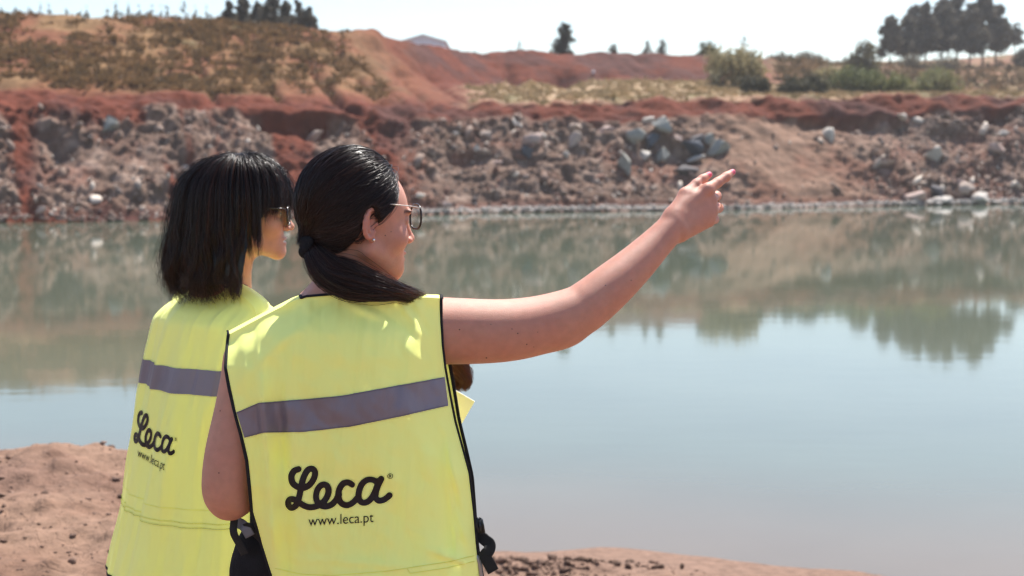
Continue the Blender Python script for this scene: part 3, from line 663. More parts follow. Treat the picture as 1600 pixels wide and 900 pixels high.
# ================================================================== BODY SURFACES (one skin grown over tapered limbs)
class Body:
    """smooth union of tapered limbs and ellipsoids, meshed as one continuous surface"""
    def __init__(s): s.p = []; s.M = np.eye(4)
    def frame(s, M=None): s.M = np.eye(4) if M is None else np.asarray(M, float)
    def _t(s, a): return s.M[:3, :3] @ np.asarray(a, float) + s.M[:3, 3]
    def cone(s, a, b, ra, rb, k=0.02, op=1, flat=None, ff=1.0):
        s.p.append(('c', s._t(a), s._t(b), ra, rb, k, op, None if flat is None else s.M[:3, :3] @ (np.asarray(flat, float) / np.linalg.norm(flat)), ff))
    def chain(s, pts, rads, k=0.02, **kw):
        for i in range(len(pts) - 1): s.cone(pts[i], pts[i + 1], rads[i], rads[i + 1], k if i == 0 else kw.pop('kk', k * .5) if False else k, **kw)
    def limb(s, pts, rads, k=0.02, flat=None, ff=1.0):
        """one smoothly tapering limb through its joints"""
        n = 6 * (len(pts) - 1) + 1; q = spline(np.array(pts, float), n); r = np.maximum(spline(np.array([[x, 0, 0] for x in rads], float), n)[:, 0], .004)
        q = q @ s.M[:3, :3].T + s.M[:3, 3]
        s.p.append(('p', q.min(0), q.max(0), r.max(), r.max(), k, 1, None, 1.0, q, r))
    def ell(s, c, r, rot=None, k=0.02, op=1):
        Rm = np.eye(3) if rot is None else np.array(rot)
        s.p.append(('e', s._t(c), s.M[:3, :3] @ Rm, np.asarray(r, float), 0, k, op, None, 1.0))
    def dist(s, q, pr):
        if pr[0] == 'c':
            _, a, b, ra, rb, _, _, fl, ff = pr; ab = b - a; L2 = float(ab @ ab) + 1e-12
            t = np.clip(((q - a) @ ab) / L2, 0, 1); d = q - a - t[:, None] * ab
            if fl is not None: d = d + (d @ fl)[:, None] * fl * (1 / ff - 1)
            return np.sqrt((d * d).sum(1)) - (ra + (rb - ra) * t)
        if pr[0] == 'p':
            pts_, rr_ = pr[9], pr[10]; best = np.full(len(q), 9.0)
            for a, b, ra, rb in zip(pts_[:-1], pts_[1:], rr_[:-1], rr_[1:]):
                ab = b - a; t = np.clip(((q - a) @ ab) / (float(ab @ ab) + 1e-12), 0, 1); d = q - a - t[:, None] * ab
                best = np.minimum(best, np.sqrt((d * d).sum(1)) - (ra + (rb - ra) * t))
            return best
        _, c, Rm, r = pr[:4]; l = (q - c) @ Rm; k0 = np.sqrt(((l / r) ** 2).sum(1)); k1 = np.sqrt(((l / (r * r)) ** 2).sum(1)) + 1e-9
        return np.where(k0 < 1e-3, -r.min(), k0 * (k0 - 1) / k1)
    def value(s, q, active=None):
        D = np.full(len(q), 1.0)
        for i, pr in enumerate(s.p):
            if active is not None:
                m = active[i]
                if not m.any(): continue
                d = s.dist(q[m], pr); o = D[m]
            else: m = slice(None); d = s.dist(q, pr); o = D
            kk = pr[5]
            if pr[6] == 1: h = np.clip(0.5 + 0.5 * (o - d) / kk, 0, 1); r_ = o * (1 - h) + d * h - kk * h * (1 - h)
            else: h = np.clip(0.5 - 0.5 * (o + d) / kk, 0, 1); r_ = o * (1 - h) - d * h + kk * h * (1 - h)
            D[m] = r_
        return D
    def mesh(s, h=0.0028):
        N = 12
        lo = np.min([np.minimum(p[1], p[2]) - max(p[3], p[4]) if p[0] in 'cp' else p[1] - p[3].max() for p in s.p], 0) - 0.03
        hi = np.max([np.maximum(p[1], p[2]) + max(p[3], p[4]) if p[0] in 'cp' else p[1] + p[3].max() for p in s.p], 0) + 0.03
        B = h * N; nb = np.ceil((hi - lo) / B).astype(int) + 1; G = nb * N + 2
        bi = np.stack(np.meshgrid(*[np.arange(n) for n in nb], indexing='ij'), -1).reshape(-1, 3)
        ctr = lo + (bi + 0.5) * B; rad = B * 0.87
        ds = np.array([s.dist(ctr, pr) for pr in s.p]); pos_ = np.array([pr[6] == 1 for pr in s.p])
        act = ds[pos_].min(0) < rad + 0.015; ds = ds[:, act]; bi = bi[act]; ctr = ctr[act]
        # drop blocks deep inside
        keep = s.value(ctr) > -rad * 1.5 - 0.01; bi = bi[keep]; ds = ds[:, keep]
        g1 = np.arange(N + 1); lat = np.stack(np.meshgrid(g1, g1, g1, indexing='ij'), -1).reshape(-1, 3)
        allid, allv, eds = [], [], []
        CH = 600
        for c0 in range(0, len(bi), CH):
            b_ = bi[c0:c0 + CH]; n = len(b_)
            gi = (b_[:, None, :] * N + lat[None]).reshape(-1, 3); q = lo + gi * h
            am = [np.repeat(ds[i, c0:c0 + CH] < rad + 0.055 + s.p[i][5], len(lat)) for i in range(len(s.p))]
            v = s.value(q, am).reshape(n, N + 1, N + 1, N + 1)
            ins = v < 0
            cnt = sum(ins[:, a:N + a, b:N + b, c:N + c].astype(np.int8) for a in (0, 1) for b in (0, 1) for c in (0, 1))
            w = np.argwhere((cnt > 0) & (cnt < 8))
            if len(w) == 0: continue
            acc = np.zeros((len(w), 3)); num = np.zeros(len(w))
            for ax in range(3):
                for a in (0, 1):
                    for b in (0, 1):
                        o0 = [0, 0, 0]; o1 = [0, 0, 0]; oth = [i for i in range(3) if i != ax]; o0[oth[0]] = o1[oth[0]] = a; o0[oth[1]] = o1[oth[1]] = b; o1[ax] = 1
                        v0 = v[w[:, 0], w[:, 1] + o0[0], w[:, 2] + o0[1], w[:, 3] + o0[2]]; v1 = v[w[:, 0], w[:, 1] + o1[0], w[:, 2] + o1[1], w[:, 3] + o1[2]]
                        cr = (v0 < 0) != (v1 < 0); t = np.where(cr, v0 / (v0 - v1 + 1e-20), 0)
                        pt = np.array(o0, float)[None].repeat(len(w), 0); pt[:, ax] += t
                        acc += pt * cr[:, None]; num += cr
            cell = b_[w[:, 0]] * N + w[:, 1:]
            allv.append(lo + (cell + acc / num[:, None]) * h); allid.append((cell[:, 0] * G[1] + cell[:, 1]) * G[2] + cell[:, 2])
            for ax in range(3):
                sl1 = [slice(0, N)] * 3; sl1[ax] = slice(1, N + 1)
                a0 = ins[:, :N, :N, :N]; a1 = ins[:, sl1[0], sl1[1], sl1[2]]
                e = np.argwhere(a0 != a1)
                if len(e): eds.append((ax, b_[e[:, 0]] * N + e[:, 1:], a0[e[:, 0], e[:, 1], e[:, 2], e[:, 3]]))
        ids = np.concatenate(allid); vv_ = np.concatenate(allv); o = np.argsort(ids); ids = ids[o]; vv_ = vv_[o]; F_ = []
        for ax, cell, s0 in eds:
            u, w2 = (ax + 1) % 3, (ax + 2) % 3; cs_ = []
            for du, dw in ((0, 0), (1, 0), (1, 1), (0, 1)):
                c_ = cell.copy(); c_[:, u] -= du; c_[:, w2] -= dw; cs_.append((c_[:, 0] * G[1] + c_[:, 1]) * G[2] + c_[:, 2])
            cs_ = np.stack(cs_, 1); ix = np.minimum(np.searchsorted(ids, cs_), len(ids) - 1); ok = (ids[ix] == cs_).all(1)
            ix = ix[ok]; sg = s0[ok]; ix = np.where(sg[:, None], ix, ix[:, ::-1]); F_.append(ix)
        return vv_, np.concatenate(F_)

def relax(v, f, keep, it=12):
    """even out the skin where keep is 0"""
    e = np.concatenate([f[:, [0, 1]], f[:, [1, 2]], f[:, [2, 3]], f[:, [3, 0]]]); e = np.concatenate([e, e[:, ::-1]])
    deg = np.bincount(e[:, 0], minlength=len(v)).astype(float)[:, None]; w_ = (1 - keep)[:, None] * .6; v = v.copy()
    for i in range(it):
        a = np.stack([np.bincount(e[:, 0], weights=v[e[:, 1], j], minlength=len(v)) for j in range(3)], 1) / np.maximum(deg, 1)
        v += (a - v) * w_ * (1 if i % 2 == 0 else -.9 * 0 + 0.35)
    return v
def head_matrix(O, phi, pitch=0.0, roll=0.0, s=1.0):
    """local x = her right, y = the way she looks, z = up ; phi turns from +Y towards +X"""
    f = np.array([math.sin(phi), math.cos(phi), 0]); r = np.array([math.cos(phi), -math.sin(phi), 0])
    M = np.eye(4); M[:3, 0] = r; M[:3, 1] = f; M[:3, 2] = [0, 0, 1]
    Rx = np.array(Matrix.Rotation(pitch, 3, 'X')) @ np.array(Matrix.Rotation(roll, 3, 'Y')); M[:3, :3] = M[:3, :3] @ Rx * s; M[:3, 3] = O
    return M
def head(b, M, smile=0.0):
    b.frame(M); s_ = 1
    b.ell((0, -0.006, 0.030), (0.073, 0.094, 0.090), k=0.02)                # skull
    b.ell((0, 0.040, 0.018), (0.060, 0.056, 0.060), k=0.02)                 # brow and forehead
    b.ell((0, 0.036, -0.030), (0.058, 0.056, 0.066), k=0.02)                # mid face
    b.cone((-0.052, 0.004, -0.052), (-0.012, 0.073, -0.090), 0.017, 0.016, k=0.022); b.cone((0.052, 0.004, -0.052), (0.012, 0.073, -0.090), 0.017, 0.016, k=0.022)
    b.ell((0, 0.079, -0.092), (0.017, 0.014, 0.014), k=0.014)               # chin
    b.ell((0, 0.066, -0.066), (0.034, 0.026, 0.028), k=0.015)               # mouth mound
    for q in (-1, 1):
        b.ell((q * 0.037, 0.062 + 0.004 * smile, -0.032 + 0.004 * smile), (0.023, 0.025, 0.022), k=0.02)   # cheek
        b.ell((q * 0.031, 0.101, -0.001), (0.016, 0.012, 0.0115), k=0.012, op=-1)   # eye hollow
        b.ell((q * 0.031, 0.0815, 0.0005), (0.0150, 0.0105, 0.0105), k=0.005); b.ell((q * 0.031, 0.0925, -0.0008), (0.0120, 0.0075, 0.0040), k=0.002, op=-1)   # lids and the opening between them
        b.ell((q * 0.030, 0.0885, 0.0175), (0.019, 0.007, 0.005), k=0.010)     # brow ridge
    b.cone((0, 0.090, 0.010), (0, 0.1085, -0.030), 0.0065, 0.0075, k=0.012)   # nose bridge
    b.ell((0, 0.1095, -0.0345), (0.0085, 0.0085, 0.0075), k=0.006)          # tip
    for q in (-1, 1):
        b.ell((q * 0.0105, 0.101, -0.037), (0.0065, 0.009, 0.0065), k=0.005)
        b.ell((q * 0.0060, 0.1060, -0.0435), (0.0030, 0.0045, 0.0030), k=0.003, op=-1)
    b.ell((0, 0.0905, -0.0605), (0.021, 0.0085, 0.0052), k=0.004)           # upper lip
    b.ell((0, 0.0890, -0.0715), (0.018, 0.0085, 0.0060), k=0.004)           # lower lip
    b.ell((0, 0.0985, -0.0660), (0.020, 0.0075, 0.0012 + 0.0012 * smile), k=0.003, op=-1)
    for q in (-1, 1):                                                       # ears
        Rz = np.array(Matrix.Rotation(q * 0.48, 3, 'Z')) @ np.array(Matrix.Rotation(-0.18, 3, 'X'))
        b.ell((q * 0.0785, -0.006, -0.004), (0.0055, 0.0160, 0.0270), rot=Rz, k=0.006)
        b.ell((q * 0.0860, -0.003, -0.004), (0.0080, 0.0100, 0.0185), rot=Rz, k=0.003, op=-1)
        pts = []
        for a in np.linspace(-0.6, 4.2, 12):
            l = Rz @ np.array([q * 0.002, -0.0152 * math.sin(a) * 1.0 , 0.0262 * math.cos(a)]); pts.append(l + [q * 0.0810, -0.006, -0.004])
        for i in range(len(pts) - 1): b.cone(pts[i], pts[i + 1], 0.0038, 0.0038, k=0.003)
        l = [Rz @ np.array([q * 0.001, y_, z_]) + [q * 0.0800, -0.004, -0.004] for y_, z_ in ((-0.008, 0.016), (-0.0085, 0.0), (-0.003, -0.014), (0.006, -0.016))]
        for i in range(3): b.cone(l[i], l[i + 1], 0.0028, 0.0028, k=0.003)
        b.ell((q * 0.0760, 0.001, -0.032), (0.0048, 0.0075, 0.0085), k=0.004)   # lobe
        b.ell((q * 0.0765, 0.0095, -0.006), (0.0035, 0.0035, 0.006), k=0.004)   # tragus
    b.frame()
FING = [(0.044, 0.026, 0.022), (0.047, 0.030, 0.023), (0.044, 0.028, 0.023), (0.034, 0.021, 0.020)]
def hand(b, W, d, up, curl=(0.5, 0.55, 0.6, 0.65), thumb=0.4, mirror=1, s=1.0):
    """generic relaxed hand: W wrist, d towards the fingers, up = towards the thumb; palm normal = mirror * d x up"""
    d = np.asarray(d, float) / np.linalg.norm(d); up = np.asarray(up, float); up = up - d * (d @ up); up /= np.linalg.norm(up); pn = mirror * np.cross(d, up)
    kn = []
    for i in range(4):
        K_ = W + s * (d * (0.082 - 0.004 * abs(i - 1)) + up * (0.028 - 0.019 * i)); kn.append(K_)
        b.cone(W + up * s * (0.012 - 0.008 * i), K_, 0.0135 * s, 0.0105 * s, k=0.012)
    b.cone(W + d * .03 * s + pn * .006 * s, W + d * .07 * s + pn * .004 * s, .016 * s, .014 * s, k=0.02, flat=pn, ff=.7)
    for i in range(4):
        p = kn[i]; a = 0.25 + curl[i]; r0 = (0.0088, 0.009, 0.0086, 0.0076)[i] * s
        for j, ln in enumerate(FING[i]):
            q = p + s * ln * (d * math.cos(a) + pn * math.sin(a)); b.cone(p, q, r0 * (1 - .1 * j), r0 * (0.9 - .1 * j), k=0.004); p = q; a += curl[i] * 1.1
    p = W + s * (d * .018 + up * .018); q = p + s * (d * .032 + up * .026 + pn * .014); b.cone(p, q, .015 * s, .0115 * s, k=.014)
    e = q + s * .030 * (d * .85 + up * .2 + pn * thumb); b.cone(q, e, .0105 * s, .009 * s, k=.006)
    f = e + s * .025 * (d * .9 + pn * (thumb + .2)); b.cone(e, f, .009 * s, .0068 * s, k=.005)

m_skin, t, bsk = new_mat('skin'); L = t.links.new; N = t.nodes.new
bsk.inputs['Roughness'].default_value = 0.48; bsk.inputs['Specular IOR Level'].default_value = 0.42
bsk.inputs['Subsurface Weight'].default_value = 0.6; bsk.inputs['Subsurface Radius'].default_value = (0.012, 0.005, 0.003); bsk.inputs['Subsurface Scale'].default_value = 0.6
at = N('ShaderNodeVertexColor'); at.layer_name = 'pigment'; tc = N('ShaderNodeTexCoord')
nz = N('ShaderNodeTexNoise'); nz.inputs['Scale'].default_value = 28; nz.inputs['Detail'].default_value = 6; L(tc.outputs['Object'], nz.inputs['Vector'])
mr = N('ShaderNodeMapRange'); mr.inputs[1].default_value = .3; mr.inputs[2].default_value = .7; mr.inputs[3].default_value = .93; mr.inputs[4].default_value = 1.05; nz.inputs['Scale'].default_value = 60; L(nz.outputs[0], mr.inputs[0])
vm = N('ShaderNodeVectorMath'); vm.operation = 'SCALE'; L(at.outputs[0], vm.inputs[0]); L(mr.outputs[0], vm.inputs['Scale'])
n5 = N('ShaderNodeTexNoise'); n5.inputs['Scale'].default_value = 9; n5.inputs['Detail'].default_value = 3; L(tc.outputs['Object'], n5.inputs['Vector'])
mr5 = N('ShaderNodeMapRange'); mr5.inputs[1].default_value = .45; mr5.inputs[2].default_value = .75; mr5.inputs[4].default_value = .45; L(n5.outputs[0], mr5.inputs[0])
mx5 = N('ShaderNodeMix'); mx5.data_type = 'RGBA'; mx5.blend_type = 'MULTIPLY'; mx5.inputs[7].default_value = (1.0, 0.80, 0.78, 1); L(mr5.outputs[0], mx5.inputs[0]); L(vm.outputs[0], mx5.inputs[6])
L(mx5.outputs[2], bsk.inputs['Base Color'])
vo = N('ShaderNodeTexVoronoi'); vo.inputs['Scale'].default_value = 900; L(tc.outputs['Object'], vo.inputs['Vector'])
n6 = N('ShaderNodeTexNoise'); n6.inputs['Scale'].default_value = 350; n6.inputs['Detail'].default_value = 5; L(tc.outputs['Object'], n6.inputs['Vector'])
sm = N('ShaderNodeMath'); sm.operation = 'ADD'; L(vo.outputs[0], sm.inputs[0]); L(n6.outputs[0], sm.inputs[1])
bp = N('ShaderNodeBump'); bp.inputs['Strength'].default_value = 0.45; bp.inputs['Distance'].default_value = 0.0009; L(sm.outputs[0], bp.inputs['Height']); L(bp.outputs[0], bsk.inputs['Normal'])

SKIN = np.array([0.62, 0.295, 0.205]); LIP = np.array([0.50, 0.20, 0.17]); HAIRC = np.array([0.014, 0.009, 0.008])
def paint_skin(v, M, hairline, base=SKIN):
    """natural pigment: lips, brows, scalp under the hair"""
    c_ = np.tile(base, (len(v), 1)); Mi = np.linalg.inv(M); l = v @ Mi[:3, :3].T + Mi[:3, 3]; x, y, z = l.T
    near = (np.abs(x) < .12) & (y > -.15) & (y < .15) & (z > -.13) & (z < .16)
    a = near * np.exp(-((np.abs(x)) / 0.019) ** 4 - ((z + .066) / 0.0095) ** 4) * (y > 0.085); c_ = mixc(c_, LIP, a * .85)
    bl = near * np.exp(-((np.abs(x) - .042) / .024) ** 2 - ((z + .03) / .022) ** 2) * (y > .05); c_ = mixc(c_, np.array([0.58, 0.23, 0.17]), bl * .4)
    br = near * np.exp(-((z - .0195 + 6 * (np.abs(x) - .03) ** 2) / .0032) ** 2) * (np.abs(x) > .012) * (np.abs(x) < .05) * (y > .06); c_ = mixc(c_, HAIRC * 3, br * .85)
    er = near * (np.abs(x) > .07); c_ = mixc(c_, np.array([0.58, 0.22, 0.16]), er * .6)
    h_ = near * hairline(x, y, z); c_ = mixc(c_, HAIRC, h_)
    return c_
def clean_parts(b): return None

def eye_pair(M, parent, colour=(0.08, 0.04, 0.02)):
    m_eye = bpy.data.materials.get('eyeball') or simple('eyeball', (1, 1, 1), rough=0.08, spec=0.6, var=0.02, attr=True)
    v0, f0 = ICO2
    for q in (-1, 1):
        v = v0 * 0.0112; ang = v0[:, 1]; cc = np.tile([0.75, 0.70, 0.66], (len(v), 1)); cc[ang > .89] = colour; cc[ang > .975] = (.01, .01, .01)
        w_ = (v + [q * .031, .0798, .0005]) @ M[:3, :3].T + M[:3, 3]; mesh_obj('eye', w_, f0, m_eye, parent, True, cc)

# ------------------------------------------------------------------ garments below the waist, shoes
m_black_cloth = simple('black_cotton', (0.018, 0.017, 0.019), rough=0.9, spec=0.2, var=0.3, scale=25, bump=0.3, bscale=300)
m_denim = simple('dark_denim', (0.035, 0.045, 0.075), rough=0.9, spec=0.2, var=0.3, scale=18, bump=0.3, bscale=260)
m_shoe = simple('shoe_leather', (0.05, 0.04, 0.035), rough=0.6, var=0.2)
m_sole = simple('shoe_sole', (0.5, 0.48, 0.45), rough=0.8, var=0.2)
# ================================================================== THE TWO WOMEN
GZ = 1.0
def frame2(phi):
    return np.array([math.cos(phi), -math.sin(phi), 0]), np.array([math.sin(phi), math.cos(phi), 0])   # her right, her front

# ---------- front woman (ponytail, pointing)
OA = P(556, 343, 2.62); PHA = R(62); MA = head_matrix(OA, PHA, pitch=R(-2))
A = Body(); head(A, MA)
A.cone(P(542, 460, 2.635), P(545, 385, 2.618), 0.049, 0.046, k=0.014)                       # neck
A.cone(P(543, 505, 2.635), P(542, 462, 2.635), 0.070, 0.049, k=0.03)
A.ell(P(535, 590, 2.635), (0.150, 0.098, 0.165), k=0.04)
A.ell(P(553, 735, 2.64), (0.125, 0.092, 0.13), k=0.05)
A.ell(P(575, 872, 2.65), (0.168, 0.118, 0.13), k=0.06)
A.cone(P(535, 480, 2.63), P(652, 512, 2.66), 0.050, 0.058, k=0.04); A.cone(P(535, 480, 2.63), P(398, 562, 2.61), 0.050, 0.050, k=0.04)
for px in (480, 600): A.ell(P(px, 610, 2.725), (0.062, 0.05, 0.058), k=0.04)
ra = [(650, 515, 2.665, .062), (690, 517, 2.67, .0635), (780, 517, 2.68, .0600), (842, 508, 2.695, .0560), (898, 489, 2.71, .0500), (922, 474, 2.718, .0478), (955, 447, 2.735, .0445), (992, 414, 2.76, .0385), (1024, 382, 2.785, .0325), (1052, 353, 2.805, .0285)]
A.limb([P(*q[:3]) for q in ra], [q[3] for q in ra], k=0.02)
A.ell(P(872, 520, 2.71), (0.040, 0.03, 0.022), k=0.03)
# pointing hand, back of the hand towards the camera
hw = P(1054, 351, 2.807)
K = [P(1105, 296, 2.838), P(1111, 312, 2.845), P(1112, 329, 2.845), P(1108, 345, 2.842)]
wr = [P(1051, 340, 2.807), P(1055, 348, 2.807), P(1059, 356, 2.807), P(1064, 364, 2.807)]
for i in range(4): A.cone(wr[i], K[i], 0.0165, (0.0118, .0122, .0122, .0120)[i], k=0.016, flat=(0, 1, 0), ff=.9)
A.cone(P(1075, 345, 2.825), P(1098, 332, 2.845), 0.018, .018, k=0.02)
A.cone(K[0], P(1121, 285.5, 2.858), 0.0118, 0.0102, k=0.008); A.cone(P(1121, 285.5, 2.858), P(1135, 276, 2.873), 0.0102, 0.0092, k=0.004); A.cone(P(1135, 276, 2.873), P(1144.5, 269, 2.886), 0.0090, 0.0068, k=0.004)
A.cone(P(1058, 334, 2.815), P(1071, 305, 2.835), 0.0190, 0.0145, k=0.018); A.cone(P(1071, 305, 2.835), P(1088, 287.5, 2.852), 0.0135, 0.0098, k=0.008)
A.cone(P(1088, 287.5, 2.852), P(1098, 280, 2.862), 0.0098, 0.0095, k=0.004); A.cone(P(1098, 280, 2.862), P(1108, 273, 2.872), 0.0094, 0.0066, k=0.004)
for i, (pip, dip, tip) in enumerate([((1119.5, 306, 2.880), (1103, 317, 2.893), (1092, 322, 2.872)), ((1123, 325, 2.884), (1105, 333, 2.896), (1092, 334, 2.874)), ((1117, 343, 2.874), (1101, 347, 2.886), (1090, 346, 2.868))]):
    r0 = (0.0098, .0096, .0086)[i]
    A.cone(K[i + 1], P(*pip), r0 * 1.08, r0, k=0.006); A.cone(P(*pip), P(*dip), r0, r0 * .9, k=0.003); A.cone(P(*dip), P(*tip), r0 * .9, r0 * .75, k=0.003)
# left arm, bent in front of the body to hold the notepad
la = [(394, 568, 2.605, .052), (381, 640, 2.59, .053), (364, 710, 2.575, .0515), (355, 760, 2.57, .0465), (358, 778, 2.580, .0400)]
A.limb([P(*q[:3]) for q in la], [q[3] for q in la], k=0.02)
el = P(362, 772, 2.585); wA = np.array([-0.325, 2.835, 2.02])
A.cone(el, el + (wA - el) * .4, .040, .041, k=.02); A.cone(el + (wA - el) * .4, wA, .041, .027, k=.02)
hd = np.array([0.80, 0.12, 0.45]); hand(A, wA, hd, (-0.3, 0.55, 0.6), curl=(0.55, 0.6, 0.6, 0.65), thumb=0.6, mirror=-1)
pelA = P(575, 872, 2.65)
def legs(b, pel, rt, fr, spread=.085, rz=.075):
    for q in (-1, 1):
        hip = pel + rt * q * spread + [0, 0, -.03]; kn_ = np.array([hip[0], hip[1], GZ + .46]) + rt * q * .015 + fr * .02; an = np.array([kn_[0], kn_[1], GZ + .09]) + rt * q * .01 - fr * .03
        b.cone(hip, kn_, rz, .050, k=.04); b.cone(kn_, (kn_ + an) / 2 - fr * .012, .048, .046, k=.03); b.cone((kn_ + an) / 2 - fr * .012, an, .046, .030, k=.03)
        b.cone(an - [0, 0, .045], an + fr * .13 - [0, 0, .062], .032, .022, k=.02)
rA, fA = frame2(R(8)); legs(A, pelA, rA, fA)
vA, fAc = A.mesh(0.0025)
dh_ = np.linalg.norm(vA - OA, axis=1); vA = relax(vA, fAc, np.clip(1 - sstep(.135, .17, dh_) + sstep(P(1040, 340, 2.8)[0], P(1062, 340, 2.8)[0], vA[:, 0]) + sstep(.2, .15, np.linalg.norm(vA - (wA + [.08, 0, .05]), axis=1)), 0, 1), 14)
def hairA(x, y, z):
    hl = 0.062 - 0.25 * np.clip(z - .05, -1, 1) ** 2 - np.clip(.05 - z, 0, 1) * 1.05      # front hairline, moving back down the temple
    top = sstep(-.004, .004, hl - y) * (z > -.005)
    back = sstep(-.003, .004, (-.026 + .55 * np.clip(z + .045, -.1, .05)) - y) * (z > -.055 ) * (z <= .02)
    return np.clip(np.maximum(top, back) * ((np.abs(x) < .0735) | (z > .03) | (y < -.026)), 0, 1)
cA = paint_skin(vA, MA, hairA)
def spot(v, c_, p, rr, colr, amt=.9):
    d = np.sqrt(((v - p) ** 2).sum(1)); return mixc(c_, np.array(colr), amt * (1 - sstep(rr * .75, rr, d)))
nail = (0.72, 0.13, 0.20)
cA = spot(vA, cA, P(1109.5, 270.5, 2.866), .0092, nail, 1); cA = spot(vA, cA, P(1147, 267, 2.880), .0085, nail, 1)
womanA = empty('person', (float(P(560, 600, 2.62)[0]), 2.62, GZ))
tag(womanA, 'woman with low dark ponytail and glasses in yellow vest, pointing with outstretched right arm', 'person')
bodyA = mesh_obj('body', vA, fAc, m_skin, womanA, True, cA)
eye_pair(MA, womanA)

# ---------- second woman (dark bob, profile)
OB = P(380, 335, 3.35); PHB = R(84); MB_ = head_matrix(OB, PHB, pitch=R(2))
PB = R(46); rB, fB = frame2(PB)
B = Body(); head(B, MB_, smile=1.0)
TB = P(343, 480, 3.39)
def tb(r_, f_, z_): return np.array([TB[0], TB[1], 0]) + rB * r_ + fB * f_ + [0, 0, z_]
zb_ = lambda py: float(P(343, py, 3.39)[2])
B.cone(tb(.0, .015, zb_(462)), OB + [-.022, 0, -.06], .056, .050, k=.03)
B.cone(tb(0, 0, zb_(500)), tb(0, .01, zb_(455)), .078, .052, k=.04)
RB = np.stack([rB, fB, [0, 0, 1]], 1)
B.ell(tb(0, 0.01, zb_(575)), (.150, .098, .165), rot=RB, k=.04); B.ell(tb(0, .01, zb_(690)), (.128, .095, .13), rot=RB, k=.05); B.ell(tb(0, .0, zb_(800)), (.168, .12, .13), rot=RB, k=.06)
for q in (-1, 1):
    B.cone(tb(0, 0, zb_(478)), tb(q * .150, 0, zb_(508)), .046, .046, k=.04); B.ell(tb(q * .07, .10, zb_(590)), (.06, .06, .056), k=.04)
    s0 = tb(q * .160, 0, zb_(515)); s1 = tb(q * .205, .01, zb_(508) - .27); B.cone(s0, s1, .050, .040, k=.025)
    s2 = s1 + fB * .19 - rB * q * .10 + [0, 0, .05]; B.cone(s1, s2, .040, .026, k=.02); hand(B, s2, fB * .75 - rB * q * .6, (0, 0, 1), mirror=(1 if q > 0 else -1))
legs(B, tb(0, 0, zb_(800)), rB, fB)
vB, fBc = B.mesh()
def hairB(x, y, z): return np.clip(np.maximum(sstep(-.004, .004, .055 - y) * (z > .0), (y < -.012) * 1.0 * (z > -.06)) * ((np.abs(x) < .0735) | (z > .03) | (y < -.03)), 0, 1)
cB = paint_skin(vB, MB_, hairB, base=np.array([0.60, 0.30, 0.21]))
tt_ = np.exp(-((((vB - MB_[:3, 3]) @ MB_[:3, :3])[:, 2] + .066) / .0022) ** 2) * (((vB - MB_[:3, 3]) @ MB_[:3, :3])[:, 1] > .082) * (np.abs(((vB - MB_[:3, 3]) @ MB_[:3, :3])[:, 0]) < .018)
cB = mixc(cB, np.array([0.8, 0.77, 0.72]), tt_)
womanB = empty('person', (float(TB[0]), float(TB[1]), GZ))
tag(womanB, 'smiling woman with dark shoulder length bob and sunglasses in a loose yellow vest', 'person')
bodyB = mesh_obj('body', vB, fBc, m_skin, womanB, True, cB)
eye_pair(MB_, womanB)

def trousers(pel, rt, fr, mat, parent, zc):
    b = Body()
    b.ell(pel, (.178, .128, .135), rot=np.stack([rt, fr, [0, 0, 1]], 1), k=.05)
    for q in (-1, 1):
        hip = pel + rt * q * .085 + [0, 0, -.03]; kn_ = np.array([hip[0], hip[1], GZ + .46]) + rt * q * .015 + fr * .02; an = np.array([kn_[0], kn_[1], GZ + .10]) + rt * q * .01 - fr * .03
        b.cone(hip, kn_, .088, .066, k=.04); b.cone(kn_, an, .064, .056, k=.03)
    v, f = b.mesh(.008); v += .004 * fbm(v * [12, 12, 18], 3, 8)[:, None] * np.array([1, 1, 0])
    mesh_obj('trousers', v, f, mat, parent)
    for q in (-1, 1):
        b2 = Body(); hip = pel + rt * q * .085; an = np.array([hip[0], hip[1], GZ + .055]) + rt * q * .025 - fr * .01
        b2.cone(an - fr * .05, an + fr * .13 - [0, 0, .012], .043, .033, k=.02); b2.cone(an - fr * .03, an - fr * .03 + [0, 0, .05], .042, .044, k=.02)
        v, f = b2.mesh(.005); v[:, 2] = np.maximum(v[:, 2], GZ + .016); sh = mesh_obj('shoe', v, f, m_shoe, parent)
        b3 = Body(); b3.cone(an - fr * .05, an + fr * .13, .047, .037, k=.02); v, f = b3.mesh(.006); v[:, 2] = GZ - .004 + .018 * sstep(GZ, GZ + .05, v[:, 2])
        so = mesh_obj('sole', v, f, m_sole, None); me = so.data; so.parent = sh
        w_ = np.array([x.co[:] for x in me.vertices]) - np.array(parent.location); me.vertices.foreach_set('co', w_.ravel()); me.update()
trousers(pelA, rA, fA, m_black_cloth, womanA, 0); trousers(tb(0, 0, zb_(800)), rB, fB, m_denim, womanB, 0)
